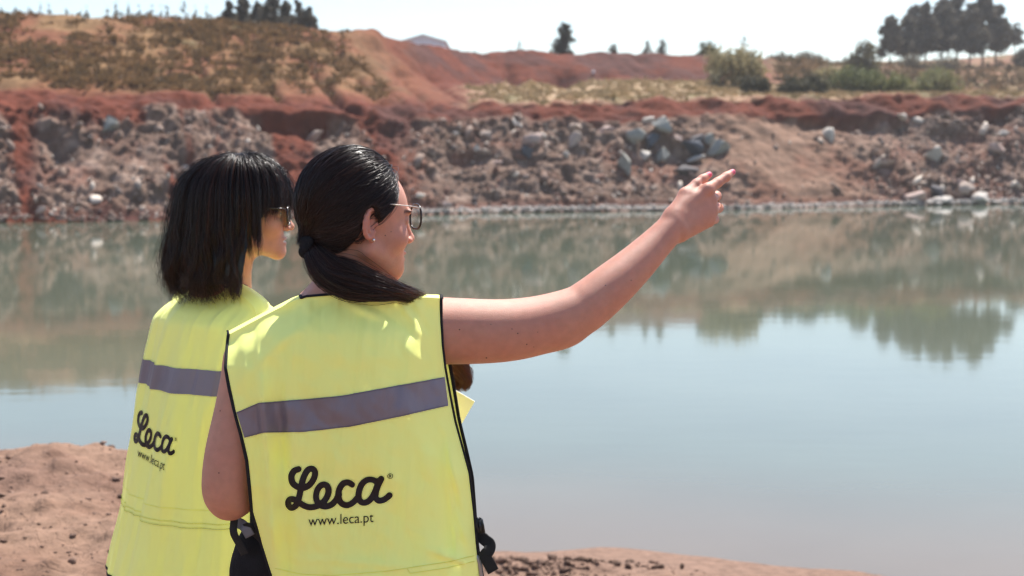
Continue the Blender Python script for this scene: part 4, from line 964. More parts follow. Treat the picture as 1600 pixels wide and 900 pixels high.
# black sleeveless top of the front woman, visible through the open side of the vest
b = Body(); b.ell(P(535, 590, 2.635), (0.158, 0.106, 0.17), k=0.04); b.ell(P(553, 735, 2.64), (0.138, 0.104, 0.14), k=0.05); b.ell(P(575, 872, 2.65), (0.182, 0.130, 0.115), k=0.06)
b.ell(P(440, 868, 2.635), (0.045, 0.06, 0.075), k=0.03); b.ell(P(402, 868, 2.64), (0.042, 0.045, 0.066), k=0.03); b.ell(P(398, 905, 2.64), (0.046, 0.045, 0.06), k=0.03)
for px in (480, 600): b.ell(P(px, 610, 2.725), (0.068, 0.056, 0.064), k=0.04)
v, f = b.mesh(.005); v += .004 * fbm(v * [14, 14, 9], 4, 12)[:, None]
mesh_obj('top', v, f, m_black_cloth, womanA)
b = Body(); b.ell(tb(0, 0.01, zb_(575)), (.156, .104, .168), rot=RB, k=.04); b.ell(tb(0, .01, zb_(690)), (.136, .103, .14), rot=RB, k=.05); b.ell(tb(0, 0, zb_(800)), (.178, .13, .115), rot=RB, k=.06)
v, f = b.mesh(.006); mesh_obj('top', v, f, simple('grey_cotton', (0.25, 0.25, 0.27), rough=.9, var=.15), womanB)
# ================================================================== HAIR
m_hair, t, b = new_mat('dark_hair'); L = t.links.new; N = t.nodes.new
at = N('ShaderNodeVertexColor'); at.layer_name = 'pigment'; L(at.outputs[0], b.inputs['Base Color'])
b.inputs['Roughness'].default_value = 0.31; b.inputs['Specular IOR Level'].default_value = 0.42; b.inputs['IOR'].default_value = 1.5
def strands(paths, rad, r, tone=0.010, warm=0.0):
    """paths (n, k, 3) -> thin three sided tubes, one mesh"""
    n, k_, _ = paths.shape
    tg = np.gradient(paths, axis=1); tg /= np.linalg.norm(tg, axis=2)[..., None] + 1e-12
    a0 = r.normal(size=(n, 1, 3)); x = a0 - tg * (a0 * tg).sum(2)[..., None]; x /= np.linalg.norm(x, axis=2)[..., None] + 1e-12; y = np.cross(tg, x)
    tp = np.clip(np.minimum(np.linspace(0.6, 6, k_), np.linspace(4.5, 0.25, k_)), 0.25, 1)[None, :, None]
    rr = rad * r.uniform(.7, 1.3, (n, 1, 1)) * tp
    V_ = np.stack([paths + rr * (math.cos(q) * x + math.sin(q) * y) for q in (0, 2.094, 4.189)], 2)
    idx = np.arange(n * k_ * 3).reshape(n, k_, 3)
    F_ = np.stack([idx[:, :-1], np.roll(idx, -1, 2)[:, :-1], np.roll(idx, -1, 2)[:, 1:], idx[:, 1:]], -1).reshape(-1, 4)
    t_ = tone * r.uniform(.6, 1.7, (n, 1)); base = np.concatenate([t_ * 1.15, t_ * .72, t_ * .60], 1) * (1 + warm * r.random((n, 1)) * np.array([[2.2, 1.0, .5]]))
    return V_.reshape(-1, 3), F_, np.repeat(base, k_ * 3, 0)
def join(parts):
    o_ = 0; v, f, c_ = [], [], []
    for a_, b_, d_ in parts: v.append(a_); f.append(np.asarray(b_) + o_); c_.append(d_); o_ += len(a_)
    return np.concatenate(v), np.concatenate(f), np.concatenate(c_)
def to_world(p, M): return p @ M[:3, :3].T + M[:3, 3]
SC = np.array([0, -0.006, 0.030]); SR = np.array([0.073, 0.094, 0.090])
hr_ = np.random.default_rng(33)
def smooth_rand(r, n, k_, comps=3, amp=1.0):
    s = np.linspace(0, 1, k_)[None]; o_ = 0
    for j in range(1, comps + 1): o_ = o_ + r.normal(size=(n, 1)) / j * np.sin(s * j * 3.1 + r.uniform(0, 6.28, (n, 1)))
    return amp * o_
# ---- ponytail woman: combed back over the skull to a low tie
d0 = hr_.normal(size=(60000, 3)); d0 /= np.linalg.norm(d0, axis=1)[:, None]
p0 = SC + SR * d0; msk = hairA(*p0.T) > .5
edge_m = msk & (hairA(p0[:, 0], p0[:, 1] + .014, p0[:, 2] - .004) < .5)
starts = np.concatenate([d0[edge_m][:5200], d0[msk][:3800]]); n = len(starts); k_ = 22
dT = np.array([0.02, -0.80, -0.60]); dT /= np.linalg.norm(dT)
tgt = dT + hr_.normal(size=(n, 3)) * .10; tgt /= np.linalg.norm(tgt, axis=1)[:, None]
om = np.arccos(np.clip((starts * tgt).sum(1), -1, 1))[:, None, None]; s = np.linspace(0, 1, k_)[None, :, None]
dd = (np.sin((1 - s) * om) * starts[:, None] + np.sin(s * om) * tgt[:, None]) / np.sin(om)
# the comb lines bow: forward hair first sweeps back, then falls to the tie
dd[..., 2] += (0.10 * np.sin(np.pi * s) * (starts[:, None, 1:2] > 0.1))[..., 0]; dd /= np.linalg.norm(dd, axis=2)[..., None]
lay = hr_.random((n, 1, 1)); off_ = 0.002 + (0.0045 + 0.0065 * lay) * np.minimum(1, s * 6) + .0035 * np.sin(np.pi * s) + .0006 * smooth_rand(hr_, n, k_)[..., None]
cl_ = np.floor(np.degrees(np.arctan2(starts[:, 0], -starts[:, 2] * .8 + .6 * starts[:, 1])) / 5.0)
off_ = off_ + .0016 * np.sin(cl_ * 2.3)[:, None, None] * np.sin(np.pi * s)
pl = SC + (SR + off_) * dd
TL = np.array([0.0, -0.0965, -0.040]); ring_ = hr_.normal(size=(n, 1, 3)) * .006
e_ = sstep(.80, 1.0, s); pl = pl * (1 - e_) + (TL + ring_) * e_
ey, ez = pl[..., 1] + .006, pl[..., 2] + .022; ee = np.sqrt((ey / .023) ** 2 + (ez / .052) ** 2); inn = (ee < 1) & (np.abs(pl[..., 0]) > .055)
k2 = np.where(inn, 1 / np.maximum(ee, .25), 1); pl[..., 1] = ey * (k2 * .5 + .5) - .006; pl[..., 2] = ez * k2 - .022
bad = ((pl[..., 1] > -.002) & (pl[..., 2] < -.010) & (np.abs(pl[..., 0]) > .04)).any(1); pl = pl[~bad]; n = len(pl)
pA1 = to_world(pl, MA)
# flyaway hairs over the crown
fl = pA1[hr_.choice(np.where(pl[:, 0, 1] < .05)[0], 120)].copy(); fl += np.cumsum(hr_.normal(size=fl.shape) * .0009, 1) + (np.array([0, 0, 1.0]) * .006 * np.sin(np.linspace(0, 3.1, k_))[None, :, None] * hr_.random((120, 1, 1)))
# tail: over the nape, across the right shoulder, hanging in front
tie = to_world(TL, MA)
tp_px = [(486, 384, 2.570), (494, 402, 2.548), (514, 425, 2.538), (548, 440, 2.532), (588, 449, 2.540), (622, 456, 2.560), (652, 466, 2.615), (676, 486, 2.700), (700, 525, 2.775), (713, 565, 2.795), (722, 592, 2.795), (716, 612, 2.79)]
cp = np.array([P(*q) for q in tp_px]); kk = 40; ctr = spline(cp, kk); ctr[0] = tie
rad_t = np.interp(np.linspace(0, 1, kk), np.linspace(0, 1, len(cp)), [.010, .019, .027, .027, .020, .0115, .010, .013, .016, .015, .0135, .007])
n2c = 3600; a_ = hr_.uniform(0, 6.28, (n2c, 1)) + smooth_rand(hr_, n2c, kk, 2, .35); q_ = np.sqrt(hr_.random((n2c, 1))) * (1 + smooth_rand(hr_, n2c, kk, 3, .10))
lk = np.floor(a_[:, :1] / 6.2832 * 13); ss_ = np.linspace(0, 1, kk)[None]; q_ = q_ * (1 + .28 * np.sin(lk * 2.1 + ss_ * 7) * sstep(.1, .3, ss_))
tg = np.gradient(ctr, axis=0); tg /= np.linalg.norm(tg, axis=1)[:, None]; ax1 = np.cross(tg, [0, 1, 0]); ax1 /= np.linalg.norm(ax1, axis=1)[:, None]; ax2 = np.cross(tg, ax1)
pT = ctr[None] + (rad_t[None] * q_ * np.cos(a_))[..., None] * ax1[None] + (rad_t[None] * q_ * np.sin(a_))[..., None] * ax2[None] * .72
pS = pT[hr_.choice(n2c, 260)].copy(); pS = ctr[None] + (pS - ctr[None]) * hr_.uniform(1.1, 1.5, (260, 1, 1)) + np.cumsum(hr_.normal(size=pS.shape) * .0007, 1) * np.linspace(0, 1, kk)[None, :, None]; pS[:, :, :] = pS; pS = pS[:, :30]
cut = hr_.uniform(.80, 1.0, n2c); cut[:500] = hr_.uniform(.48, .7, 500)           # some hairs end early, on the shoulder
pT = np.stack([np.stack([np.interp(np.linspace(0, c_, kk), np.linspace(0, 1, kk), pT[i, :, j]) for j in range(3)], -1) for i, c_ in enumerate(cut)])
w_ = np.linspace(0, 1, kk)[None, :, None]; curl = sstep(.72, 1, w_) * .010
pT += curl * np.stack([np.sin(w_[..., 0] * 40 + a_[:, :1]), np.cos(w_[..., 0] * 37 + a_[:, :1]), 0 * w_[..., 0] + 0 * a_[:, :1]], -1)
core_t, core_f = tube(ctr[:24], rad_t[:24] * .74, 10)
core_f = [q for q in core_f if len(q) == 4]
SKB = to_world(SC + (SR + .0035) * d0[:1], MA)
stT = strands(pT, .00055, hr_, .011, .8); gt_ = np.tile(np.repeat(np.linspace(0, 1, kk), 3), n2c); stT = (stT[0], stT[1], stT[2] * (1 + sstep(.6, .9, gt_)[:, None] * np.array([3.5, 2.2, 1.5])))
hv, hf, hc = join([strands(pA1, .0005, hr_, .009, 1.0), strands(fl, .00032, hr_, .04), strands(pS, .00035, hr_, .02, 1), stT, (core_t, np.array(core_f), np.tile([.010, .007, .006], (len(core_t), 1)))])
mesh_obj('hair', hv, hf, m_hair, womanA, True, hc)
bt = Body()
for i in range(7):
    a_ = i * 6.283 / 7; bt.ell(cp[0] + np.array([-.004 + .004 * math.cos(a_), -.002 + .012 * math.sin(a_), .0145 * math.cos(a_)]), (.0085, .0085, .0095), k=.006)
bt.ell(cp[0] + [-.012, -.008, -.010], (.010, .009, .011), k=.006); bt.ell(cp[0] + [-.010, -.008, .008], (.009, .008, .010), k=.006)
v, f = bt.mesh(.0015); mesh_obj('hair_tie', v, f, m_black_cloth, womanA)
# ---- bob
zt_b = np.array([.05, .0, -.05, -.10, -.145, -.19])[::-1]
bk = np.array([.153, .163, .175, .191, .197, .182])[::-1]
sd = np.array([.094, .098, .104, .113, .117, .108])[::-1]
ft = np.array([.1115, .1135, .113, .113, .113, .113])[::-1]
def env(az, z):
    """outline of the bob round the head: a dome above the temples, flaring towards the tips"""
    c_ = np.cos(az); s2 = np.sin(az) ** 2
    B_ = np.interp(z, zt_b, bk); S_ = np.interp(z, zt_b, sd); F_ = np.interp(z, zt_b, ft); E_ = np.where(c_ < 0, B_, F_)
    dome = np.clip(1 - (np.maximum(z - .03, 0) / .1125) ** 2.15, 0, 1) ** .5
    return dome / np.sqrt((np.cos(az) / E_) ** 2 + s2 / S_ ** 2) + 1e-3
def bob(r, n, k_=26, lo=.74, hi=1.0, fly=0.0):
    az = r.uniform(-math.pi, math.pi, n); deg = np.abs(np.degrees(az))
    zend = np.interp(deg, [0, 30, 45, 58, 70, 82, 94, 180], [.022, .016, .004, -.022, -.048, -.075, -.172, -.184]) + r.normal(size=n) * np.interp(deg, [0, 40, 80, 180], [.010, .014, .014, .013])
    zend += np.where(r.random(n) < .4, r.uniform(0, .065, n) * (deg > 80), 0)
    u = lo + (hi - lo) * r.random(n) ** .6
    lock = np.round(az * 11 + .35 * np.sin(az * 5)); u = u * (1 + .035 * np.sin(lock * 2.7)); az = az + (lock / 11 - az) * .35 * (deg > 50); zend_j = .010 * np.sin(lock * 4.1) * (deg > 60)
    wisp = (deg > 54) & (deg < 76) & (r.random(n) < .10)
    zend = zend + zend_j - .040 * wisp
    s = np.linspace(0, 1, k_)
    zs = .1415 + (zend[:, None] - .1415) * (s[None] ** 1.9)
    wv_ = sstep(.05, -.15, zs); clump_ = np.sin(az * 23)[:, None] * .012 + smooth_rand(r, n, k_, 3, .020) * s[None] + (.04 + .07 * sstep(-.09, -.17, zs)) * wv_ * np.sin(zs * 58 + (np.round(az * 7) * 2.4)[:, None] + .6 * r.normal(size=(n, 1)))
    azs = az[:, None] + clump_ + .10 * s[None] * np.sin(az * 9)[:, None]
    # side swept fringe
    fr = np.exp(-(deg / 55) ** 2)[:, None]; azs = azs + .35 * fr * s[None]
    rr = env(azs, zs) * (u[:, None] * sstep(0, .25, s)[None] + (1 - sstep(0, .25, s)[None]) * (.97 + .03 * u[:, None]))
    tail_ = sstep(.72, 1, s)[None]; flip = (.010 * np.sin(az * 31 + 1) + .004 * r.normal(size=n))[:, None] - .012
    rr = rr + tail_ * flip * (deg[:, None] > 75) + smooth_rand(r, n, k_, 4, .0016) + (.0045 + .0060 * sstep(-.08, -.18, zs)) * wv_ * np.sin(zs * 75 + (np.round(az * 9) * 1.9)[:, None] + .5 * r.normal(size=(n, 1))) + fly * np.cumsum(r.normal(size=(n, k_)), 1)
    rr = np.maximum(rr, .002)
    return np.stack([rr * np.sin(azs), rr * np.cos(azs), zs + fly * 2 * np.cumsum(r.normal(size=(n, k_)), 1)], -1)
pB = to_world(np.concatenate([bob(hr_, 12500), bob(hr_, 2500, lo=.60, hi=.8)]), MB_)
# inner mass of the bob, well inside the strands
az_ = np.linspace(-math.pi, math.pi, 73); zz = .139 - .304 * np.linspace(0, 1, 30) ** 1.6; g_ = []
for z_ in zz:
    ze_ = np.interp(np.abs(np.degrees(az_)), [0, 30, 45, 58, 70, 82, 92, 180], [.035, .03, .02, -.01, -.035, -.065, -.15, -.165])
    zc = np.maximum(z_, ze_); rr = env(az_, zc) * .85; g_.append(np.stack([rr * np.sin(az_), rr * np.cos(az_), zc], -1))
core = to_world(np.array(g_).reshape(-1, 3), MB_)
hv, hf, hc = join([strands(pB, .0005, hr_, .009, 2.2), strands(to_world(bob(hr_, 420, lo=.98, hi=1.09, fly=.0011), MB_), .0003, hr_, .02), strands(to_world(bob(hr_, 500, lo=.95, hi=1.06, fly=.0005), MB_), .0004, hr_, .008), (core, grid_faces(30, 73), np.tile([.007, .005, .0045], (len(core), 1)))])
mesh_obj('hair', hv, hf, m_hair, womanB, True, hc)

# ================================================================== VESTS
def hivis(name, rgb):
    m, t, b = new_mat(name); L = t.links.new; N = t.nodes.new
    b.inputs['Roughness'].default_value = 0.55; b.inputs['Specular IOR Level'].default_value = 0.35; b.inputs['Sheen Weight'].default_value = 0.15
    tc = N('ShaderNodeTexCoord'); nz = N('ShaderNodeTexNoise'); nz.inputs['Scale'].default_value = 5; nz.inputs['Detail'].default_value = 3; L(tc.outputs['Object'], nz.inputs['Vector'])
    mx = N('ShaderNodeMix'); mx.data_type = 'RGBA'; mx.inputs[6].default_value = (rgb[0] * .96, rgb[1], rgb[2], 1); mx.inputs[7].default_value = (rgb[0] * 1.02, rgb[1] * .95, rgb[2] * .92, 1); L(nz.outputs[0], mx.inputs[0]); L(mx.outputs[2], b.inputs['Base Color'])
    wv = N('ShaderNodeTexWave'); wv.inputs['Scale'].default_value = 420; wv.bands_direction = 'Z'; L(tc.outputs['Object'], wv.inputs['Vector'])
    wv2 = N('ShaderNodeTexWave'); wv2.inputs['Scale'].default_value = 420; wv2.bands_direction = 'X'; L(tc.outputs['Object'], wv2.inputs['Vector'])
    n2 = N('ShaderNodeTexNoise'); n2.inputs['Scale'].default_value = 18; n2.inputs['Detail'].default_value = 5; L(tc.outputs['Object'], n2.inputs['Vector'])
    s1 = N('ShaderNodeMath'); s1.operation = 'ADD'; L(wv.outputs[1], s1.inputs[0]); L(wv2.outputs[1], s1.inputs[1])
    s2 = N('ShaderNodeMath'); s2.operation = 'MULTIPLY_ADD'; s2.inputs[1].default_value = 14; L(n2.outputs[0], s2.inputs[0]); L(s1.outputs[0], s2.inputs[2])
    bp = N('ShaderNodeBump'); bp.inputs['Strength'].default_value = 0.35; bp.inputs['Distance'].default_value = 0.0003; L(s2.outputs[0], bp.inputs['Height']); L(bp.outputs[0], b.inputs['Normal'])
    tr = N('ShaderNodeBsdfTranslucent'); L(mx.outputs[2], tr.inputs[0]); ms = N('ShaderNodeMixShader'); ms.inputs[0].default_value = 0.14
    out = t.nodes['Material Output']; L(b.outputs[0], ms.inputs[1]); L(tr.outputs[0], ms.inputs[2]); L(ms.outputs[0], out.inputs[0])
    return m
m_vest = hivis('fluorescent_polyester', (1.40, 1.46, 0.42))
m_seam = simple('seam_thread', (0.85, 0.85, 0.24), rough=.8)
m_refl = simple('reflective_tape', (0.235, 0.20, 0.235), rough=.42, spec=.5, var=.07, scale=14, metal=.25, bump=.12, bscale=700)
m_trim = simple('black_binding', (0.014, 0.013, 0.015), rough=.75, spec=.3, var=.2, scale=60, bump=.3, bscale=700)
m_stitch = simple('grey_thread', (0.15, 0.13, 0.15), rough=.8)
m_ink = simple('printed_ink', (0.020, 0.012, 0.013), rough=.5, spec=.3, var=.05)
def ribbon(pts, nrm_, width, thick, mat, name, parent, seg=8):
    """flattened tube lying on a surface (binding, webbing)"""
    pts = np.asarray(pts, float); tg = np.gradient(pts, axis=0); tg /= np.linalg.norm(tg, axis=1)[:, None] + 1e-12
    nn = np.asarray(nrm_, float); nn = np.broadcast_to(nn, pts.shape); nn = nn - tg * (nn * tg).sum(1)[:, None]; nn /= np.linalg.norm(nn, axis=1)[:, None] + 1e-12; sd_ = np.cross(tg, nn)
    a_ = np.linspace(0, 2 * math.pi, seg, endpoint=False)
    def sq(x): return np.sign(x) * np.abs(x) ** .6
    v = pts[:, None] + (sq(np.cos(a_))[None, :, None] * sd_[:, None]) * width / 2 + (sq(np.sin(a_))[None, :, None] * nn[:, None]) * thick / 2
    n = len(pts); idx = np.arange(n * seg).reshape(n, seg); F_ = np.stack([idx[:-1], np.roll(idx, -1, 1)[:-1], np.roll(idx, -1, 1)[1:], idx[1:]], -1).reshape(-1, 4)
    F_ = [tuple(q) for q in F_] + [tuple(idx[0][::-1]), tuple(idx[-1])]
    return mesh_obj(name, v.reshape(-1, 3), F_, mat, parent)
def child(o, parent_of, parent):        # verts were written in the woman's frame; hang the piece one level deeper
    o.parent = parent; return o
def weld_grids(gs):
    v, f, o_ = [], [], 0
    for g_ in gs:
        nr_, nc_ = g_.shape[:2]; v.append(g_.reshape(-1, 3)); f.append(grid_faces(nr_, nc_) + o_); o_ += nr_ * nc_
    return np.concatenate(v), np.concatenate(f)
def sheet_normals(g_, toward):
    du = np.gradient(g_, axis=1); dv = np.gradient(g_, axis=0); n = np.cross(du, dv); n /= np.linalg.norm(n, axis=2)[..., None] + 1e-12
    s_ = np.sign((n * toward).sum(2)); return n * np.where(s_ == 0, 1, s_)[..., None]

# ---- front woman's vest, draped from the shoulder line
NRW, NCL = 110, 120
Sx = np.linspace(0, 1, NCL); Ty = np.linspace(0, 1, NRW)
top_x = np.interp(Sx, [0, .17, .33, .56, .85, 1], [357, 415, 468, 545, 641, 689])
top_y = np.interp(Sx, [0, .17, .30, .36, .56, .80, .87, 1], [523, 492, 470, 463, 457.5, 460, 464, 466])
Ly, Lx, LY = [519, 545, 575, 610, 640, 680, 720, 760, 800, 850, 900, 1010], [357, 354, 352, 358, 365, 376, 385, 389, 393, 408, 425, 440], [2.588, 2.558, 2.537, 2.526, 2.520, 2.515, 2.512, 2.515, 2.535, 2.55, 2.555, 2.56]
Ry, Rx, RY = [463, 500, 540, 575, 620, 660, 700, 740, 800, 850, 900, 1010], [689, 689, 691, 695, 703, 711, 722, 733, 740, 744, 750, 762], [2.612, 2.602, 2.598, 2.597, 2.595, 2.590, 2.585, 2.58, 2.58, 2.58, 2.58, 2.585]
Cy, CY = [455, 480, 520, 560, 640, 740, 850, 1010], [2.560, 2.543, 2.520, 2.508, 2.503, 2.508, 2.503, 2.495]
back = np.zeros((NRW, NCL, 3))
for j, s_ in enumerate(Sx):
    for i, t_ in enumerate(Ty):
        y_ = top_y[j] + (1010 - top_y[j]) * t_
        lx, rx = np.interp(y_, Ly, Lx), np.interp(y_, Ry, Rx)
        # the column runs from its place on the shoulder line to its place between the two side edges
        x_ = lx + (rx - lx) * s_; x_ = top_x[j] * (1 - sstep(0, .10, t_)) + x_ * sstep(0, .10, t_) if 0 < j < NCL - 1 else x_
        yc = np.interp(y_, Cy, CY); e = 2 * s_ - 1
        Y_ = yc + (np.interp(y_, Ly, LY) - yc) * max(0, -e) ** 3.2 + (np.interp(y_, Ry, RY) - yc) * max(0, e) ** 2.6
        if i == 0: pass
        Ysh = np.interp(s_, [0, .3, .56, .85, 1], [2.588, 2.575, 2.556, 2.585, 2.612]); wsh = math.exp(-(t_ / (.045 + .035 * sstep(.5, .7, s_))) ** 2); Y_ = Y_ * (1 - wsh) + Ysh * wsh
        back[i, j] = P(x_, y_, Y_)
pxg = np.array([[np.interp(0, [0, 1], [0, 1])]]);
gx_ = 800 + (back[..., 0] / back[..., 1]) * F; gy_ = top_y[None] + (1010 - top_y[None]) * Ty[:, None]
q = np.stack([gx_ / 26.0 + gy_ / 260.0, gy_ / 150.0, 0 * gx_], -1).reshape(-1, 3)
fold = fbm(q, 3, 201).reshape(gx_.shape) * .0055 + fbm(np.stack([gx_ / 60 - gy_ / 90, gy_ / 70 + gx_ / 200, 0 * gx_], -1).reshape(-1, 3), 3, 202).reshape(gx_.shape) * .0065
fold += -.011 * np.exp(-((gx_ - (404 + (gy_ - 560) * .055)) / 9) ** 2) * sstep(530, 620, gy_) * (1 - sstep(820, 900, gy_) * .5)       # pressed crease at the left
fold += .009 * np.exp(-((gx_ - (425 + (gy_ - 560) * .055)) / 13) ** 2) * sstep(560, 640, gy_)
for cx_, cy_, an_, ln_, wd__, am_ in ((575, 485, .35, 40, 7, -.007), (600, 492, .55, 34, 6, .007), (632, 482, .9, 26, 7, -.006), (655, 500, 1.0, 30, 7, .005), (430, 540, -.75, 60, 9, -.005), (470, 500, -.6, 40, 8, .004), (715, 760, 1.35, 70, 7, -.009), (697, 810, 1.45, 70, 8, .008), (728, 840, 1.2, 40, 6, -.007), (705, 870, .3, 40, 5, -.006), (650, 560, .9, 60, 12, -.004), (660, 700, 1.25, 90, 12, -.005), (560, 880, .05, 110, 6, -.003)):
    u_ = (gx_ - cx_) * math.cos(an_) + (gy_ - cy_) * math.sin(an_); w__ = -(gx_ - cx_) * math.sin(an_) + (gy_ - cy_) * math.cos(an_)
    fold += am_ * np.exp(-(u_ / ln_) ** 2 - (w__ / wd__) ** 2)
ed = np.minimum(1, np.minimum(Sx, 1 - Sx)[None] * 14) * .8 + .2
fold *= 1.45
back[..., 1] += fold * ed * sstep(0, .03, Ty)[:, None] + .002 * (fold < 99)
nF = 50
frL = np.interp(np.linspace(470, 1010, nF), [470, 560, 620, 740, 900, 1010], [372, 392, 398, 405, 420, 430])
frR = np.interp(np.linspace(470, 1010, nF), [470, 560, 600, 650, 700, 740, 850, 900, 1010], [694, 702, 709, 717, 729, 738, 746, 754, 768])
front = np.zeros((nF, NCL, 3))
for i, y_ in enumerate(np.linspace(478, 1010, nF)):
    for j, s_ in enumerate(Sx):
        yf = np.interp(y_, [470, 520, 600, 700, 800, 1010], [2.70, 2.775, 2.812, 2.80, 2.79, 2.80]); e = abs(2 * s_ - 1)
        ye = np.interp(y_, [470, 560, 700, 1010], [2.69, 2.70, 2.68, 2.66]) if s_ > .5 else np.interp(y_, [470, 560, 700, 1010], [2.68, 2.70, 2.70, 2.68])
        tops = top_y[j] + 14; yy = y_ if i else tops; yy = max(yy, tops)
        front[i, j] = P(frL[i] + (frR[i] - frL[i]) * s_, yy, yf + (ye - yf) * e ** 3)
front[..., 1] += (fbm(np.stack([front[..., 0] * 18, front[..., 2] * 5, 0 * front[..., 0]], -1).reshape(-1, 3), 3, 205) * .006).reshape(nF, NCL)
def strap_grid(j0, j1):
    g_ = []
    for j in range(j0, j1 + 1):
        a_, c_ = back[0, j], front[0, j]; mid = P(top_x[j], top_y[j] - 4.5, (a_[1] + c_[1]) / 2 - .01)
        g_.append(spline([a_, mid, c_], 16))
    return np.array(g_).transpose(1, 0, 2)
jl, jr = int(.34 * NCL), int(.86 * NCL)
shl, shr = strap_grid(0, jl), strap_grid(jr, NCL - 1)
v, f = weld_grids([back, front, shl, shr])
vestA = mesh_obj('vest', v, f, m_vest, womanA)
vestA['label'] = 'yellow vest with black binding, grey band and black print, worn by the pointing woman'
bvA = BVHTree.FromPolygons([tuple(x) for x in v], [tuple(int(i) for i in q) for q in f])
def cast(bvh, px, py, off):
    d = Vector(ray(px, py)).normalized(); h = bvh.ray_cast(CAM, d)
    if h[0] is None:
        h = bvh.find_nearest(CAM + d * (2.55 / d.y if bvh is bvA else 3.3 / d.y))
    n = h[1]; n = -n if n.dot(d) > 0 else n
    return np.array(h[0] + n * off)
Vc = np.array([0, -1.0, 0])
def add_sub(parent_obj, o): o.parent = parent_obj; return o
def put(v, f, mat, name, person, parent=None, **kw):
    o = mesh_obj(name, v, f, mat, person, **kw)
    if parent is not None: o.parent = parent
    return o
def rib(pts, nn, wd__, th, mat, name, person, parent=None):
    o = ribbon(pts, nn, wd__, th, mat, name, person)
    if parent is not None: o.parent = parent
    return o
# bindings along every free edge
rib(np.concatenate([front[::-1, 0][: nF - 1], shl[::-1, 0][1:-1], back[:, 0]]), Vc, .0065, .0030, m_trim, 'binding', womanA, vestA)
rib(np.concatenate([front[::-1, -1][: nF - 1], shr[::-1, -1][1:-1], back[:, -1]]), Vc, .0065, .0030, m_trim, 'binding', womanA, vestA)
rib(np.concatenate([shl[::-1, -1], back[0, jl:jr + 1], shr[:, 0]]), np.array([0, -.5, .8]), .0060, .0030, m_trim, 'binding', womanA, vestA)
rib(back[-1], Vc, .0065, .0030, m_trim, 'binding', womanA, vestA); rib(front[-1], Vc, .0065, .0030, m_trim, 'binding', womanA, vestA)
def band_px(top, bot, bvh, n, m, off, name, mat, person, parent):
    tx, ty = np.array(top).T; bx_, by_ = np.array(bot).T; g_ = np.zeros((m, n, 3)); q = np.linspace(0, 1, n)
    for i in range(m):
        for j in range(n):
            X0, Y0 = np.interp(q[j], np.linspace(0, 1, len(tx)), tx), np.interp(q[j], np.linspace(0, 1, len(tx)), ty); X1, Y1 = np.interp(q[j], np.linspace(0, 1, len(bx_)), bx_), np.interp(q[j], np.linspace(0, 1, len(bx_)), by_)
            s_ = i / (m - 1); g_[i, j] = cast(bvh, X0 + (X1 - X0) * s_, Y0 + (Y1 - Y0) * s_, off)
    return put(g_.reshape(-1, 3), grid_faces(m, n), mat, name, person, parent)
bt_ = [(370, 644), (405, 629), (470, 624), (534, 618), (611, 604), (694, 589)]; bb_ = [(382, 684), (413, 676), (475, 675), (545, 667), (620, 652), (700, 634)]
band_px(bt_, bb_, bvA, 170, 14, .0013, 'reflective_band', m_refl, womanA, vestA)
for ln_, dq in ((bt_, 1.6), (bb_, -1.6)):
    ax_ = np.linspace(ln_[0][0] + 1, ln_[-1][0] - 1, 120); ay_ = np.interp(np.linspace(0, 1, 120), np.linspace(0, 1, len(ln_)), [q[1] for q in ln_]) + dq; ax_ = np.interp(np.linspace(0, 1, 120), np.linspace(0, 1, len(ln_)), [q[0] for q in ln_])
    rib([cast(bvA, a_, b_, .0022) for a_, b_ in zip(ax_[1:-1], ay_[1:-1])], Vc, .0009, .0008, m_stitch, 'stitching', womanA, vestA)
# stitched seams low on the back
for off_y, wq in ((0, .0016), (9, .0012)):
    sx_ = np.linspace(430, 741, 60); sy_ = np.interp(sx_, [430, 470, 520, 600, 700, 741], [888, 897, 899, 893, 878, 868]) + off_y * (sx_ > 640)
    rib([cast(bvA, a_, b_, .0006) for a_, b_ in zip(sx_, sy_)], Vc, wq, .0010, m_seam, 'seam', womanA, vestA)

# ---- printed lettering: filled outline of pen strokes, laid on the cloth
def script_strokes():
    S = []
    S.append(spline([(196, 138), (168, 150), (150, 185), (158, 228), (190, 255), (228, 262), (268, 240), (298, 195), (303, 155), (285, 136), (260, 142), (238, 175), (220, 225), (208, 285), (196, 340), (178, 378), (150, 392), (130, 372), (133, 345), (155, 335), (188, 348), (222, 372), (262, 388), (305, 385), (345, 366), (378, 332), (394, 290), (389, 255), (368, 240), (340, 248), (318, 278), (310, 320), (320, 355), (345, 378), (378, 384), (412, 372), (440, 345), (462, 305)], 260))
    S.append(spline([(548, 240), (522, 226), (492, 232), (468, 262), (458, 305), (466, 345), (490, 370), (522, 374), (556, 356), (588, 322)], 80))
    S.append(spline([(712, 222), (682, 208), (645, 210), (612, 238), (594, 285), (592, 325), (608, 354), (638, 358), (668, 338), (695, 295), (712, 250), (722, 215)], 90))
    S.append(spline([(740, 202), (722, 240), (706, 290), (704, 325), (722, 345), (752, 342), (778, 326), (795, 310)], 60))
    return S
def dist_strokes(q, S):
    d = np.full(len(q), 1e9)
    for st in S:
        for a, b_ in zip(st[:-1], st[1:]):
            m = (np.abs(q[:, 0] - (a[0] + b_[0]) / 2) < 60) & (np.abs(q[:, 1] - (a[1] + b_[1]) / 2) < 60)
            ab = b_ - a; w_ = q[m] - a; t_ = np.clip((w_ @ ab) / (ab @ ab + 1e-9), 0, 1); d[m] = np.minimum(d[m], np.linalg.norm(w_ - t_[:, None] * ab, axis=1))
    return d
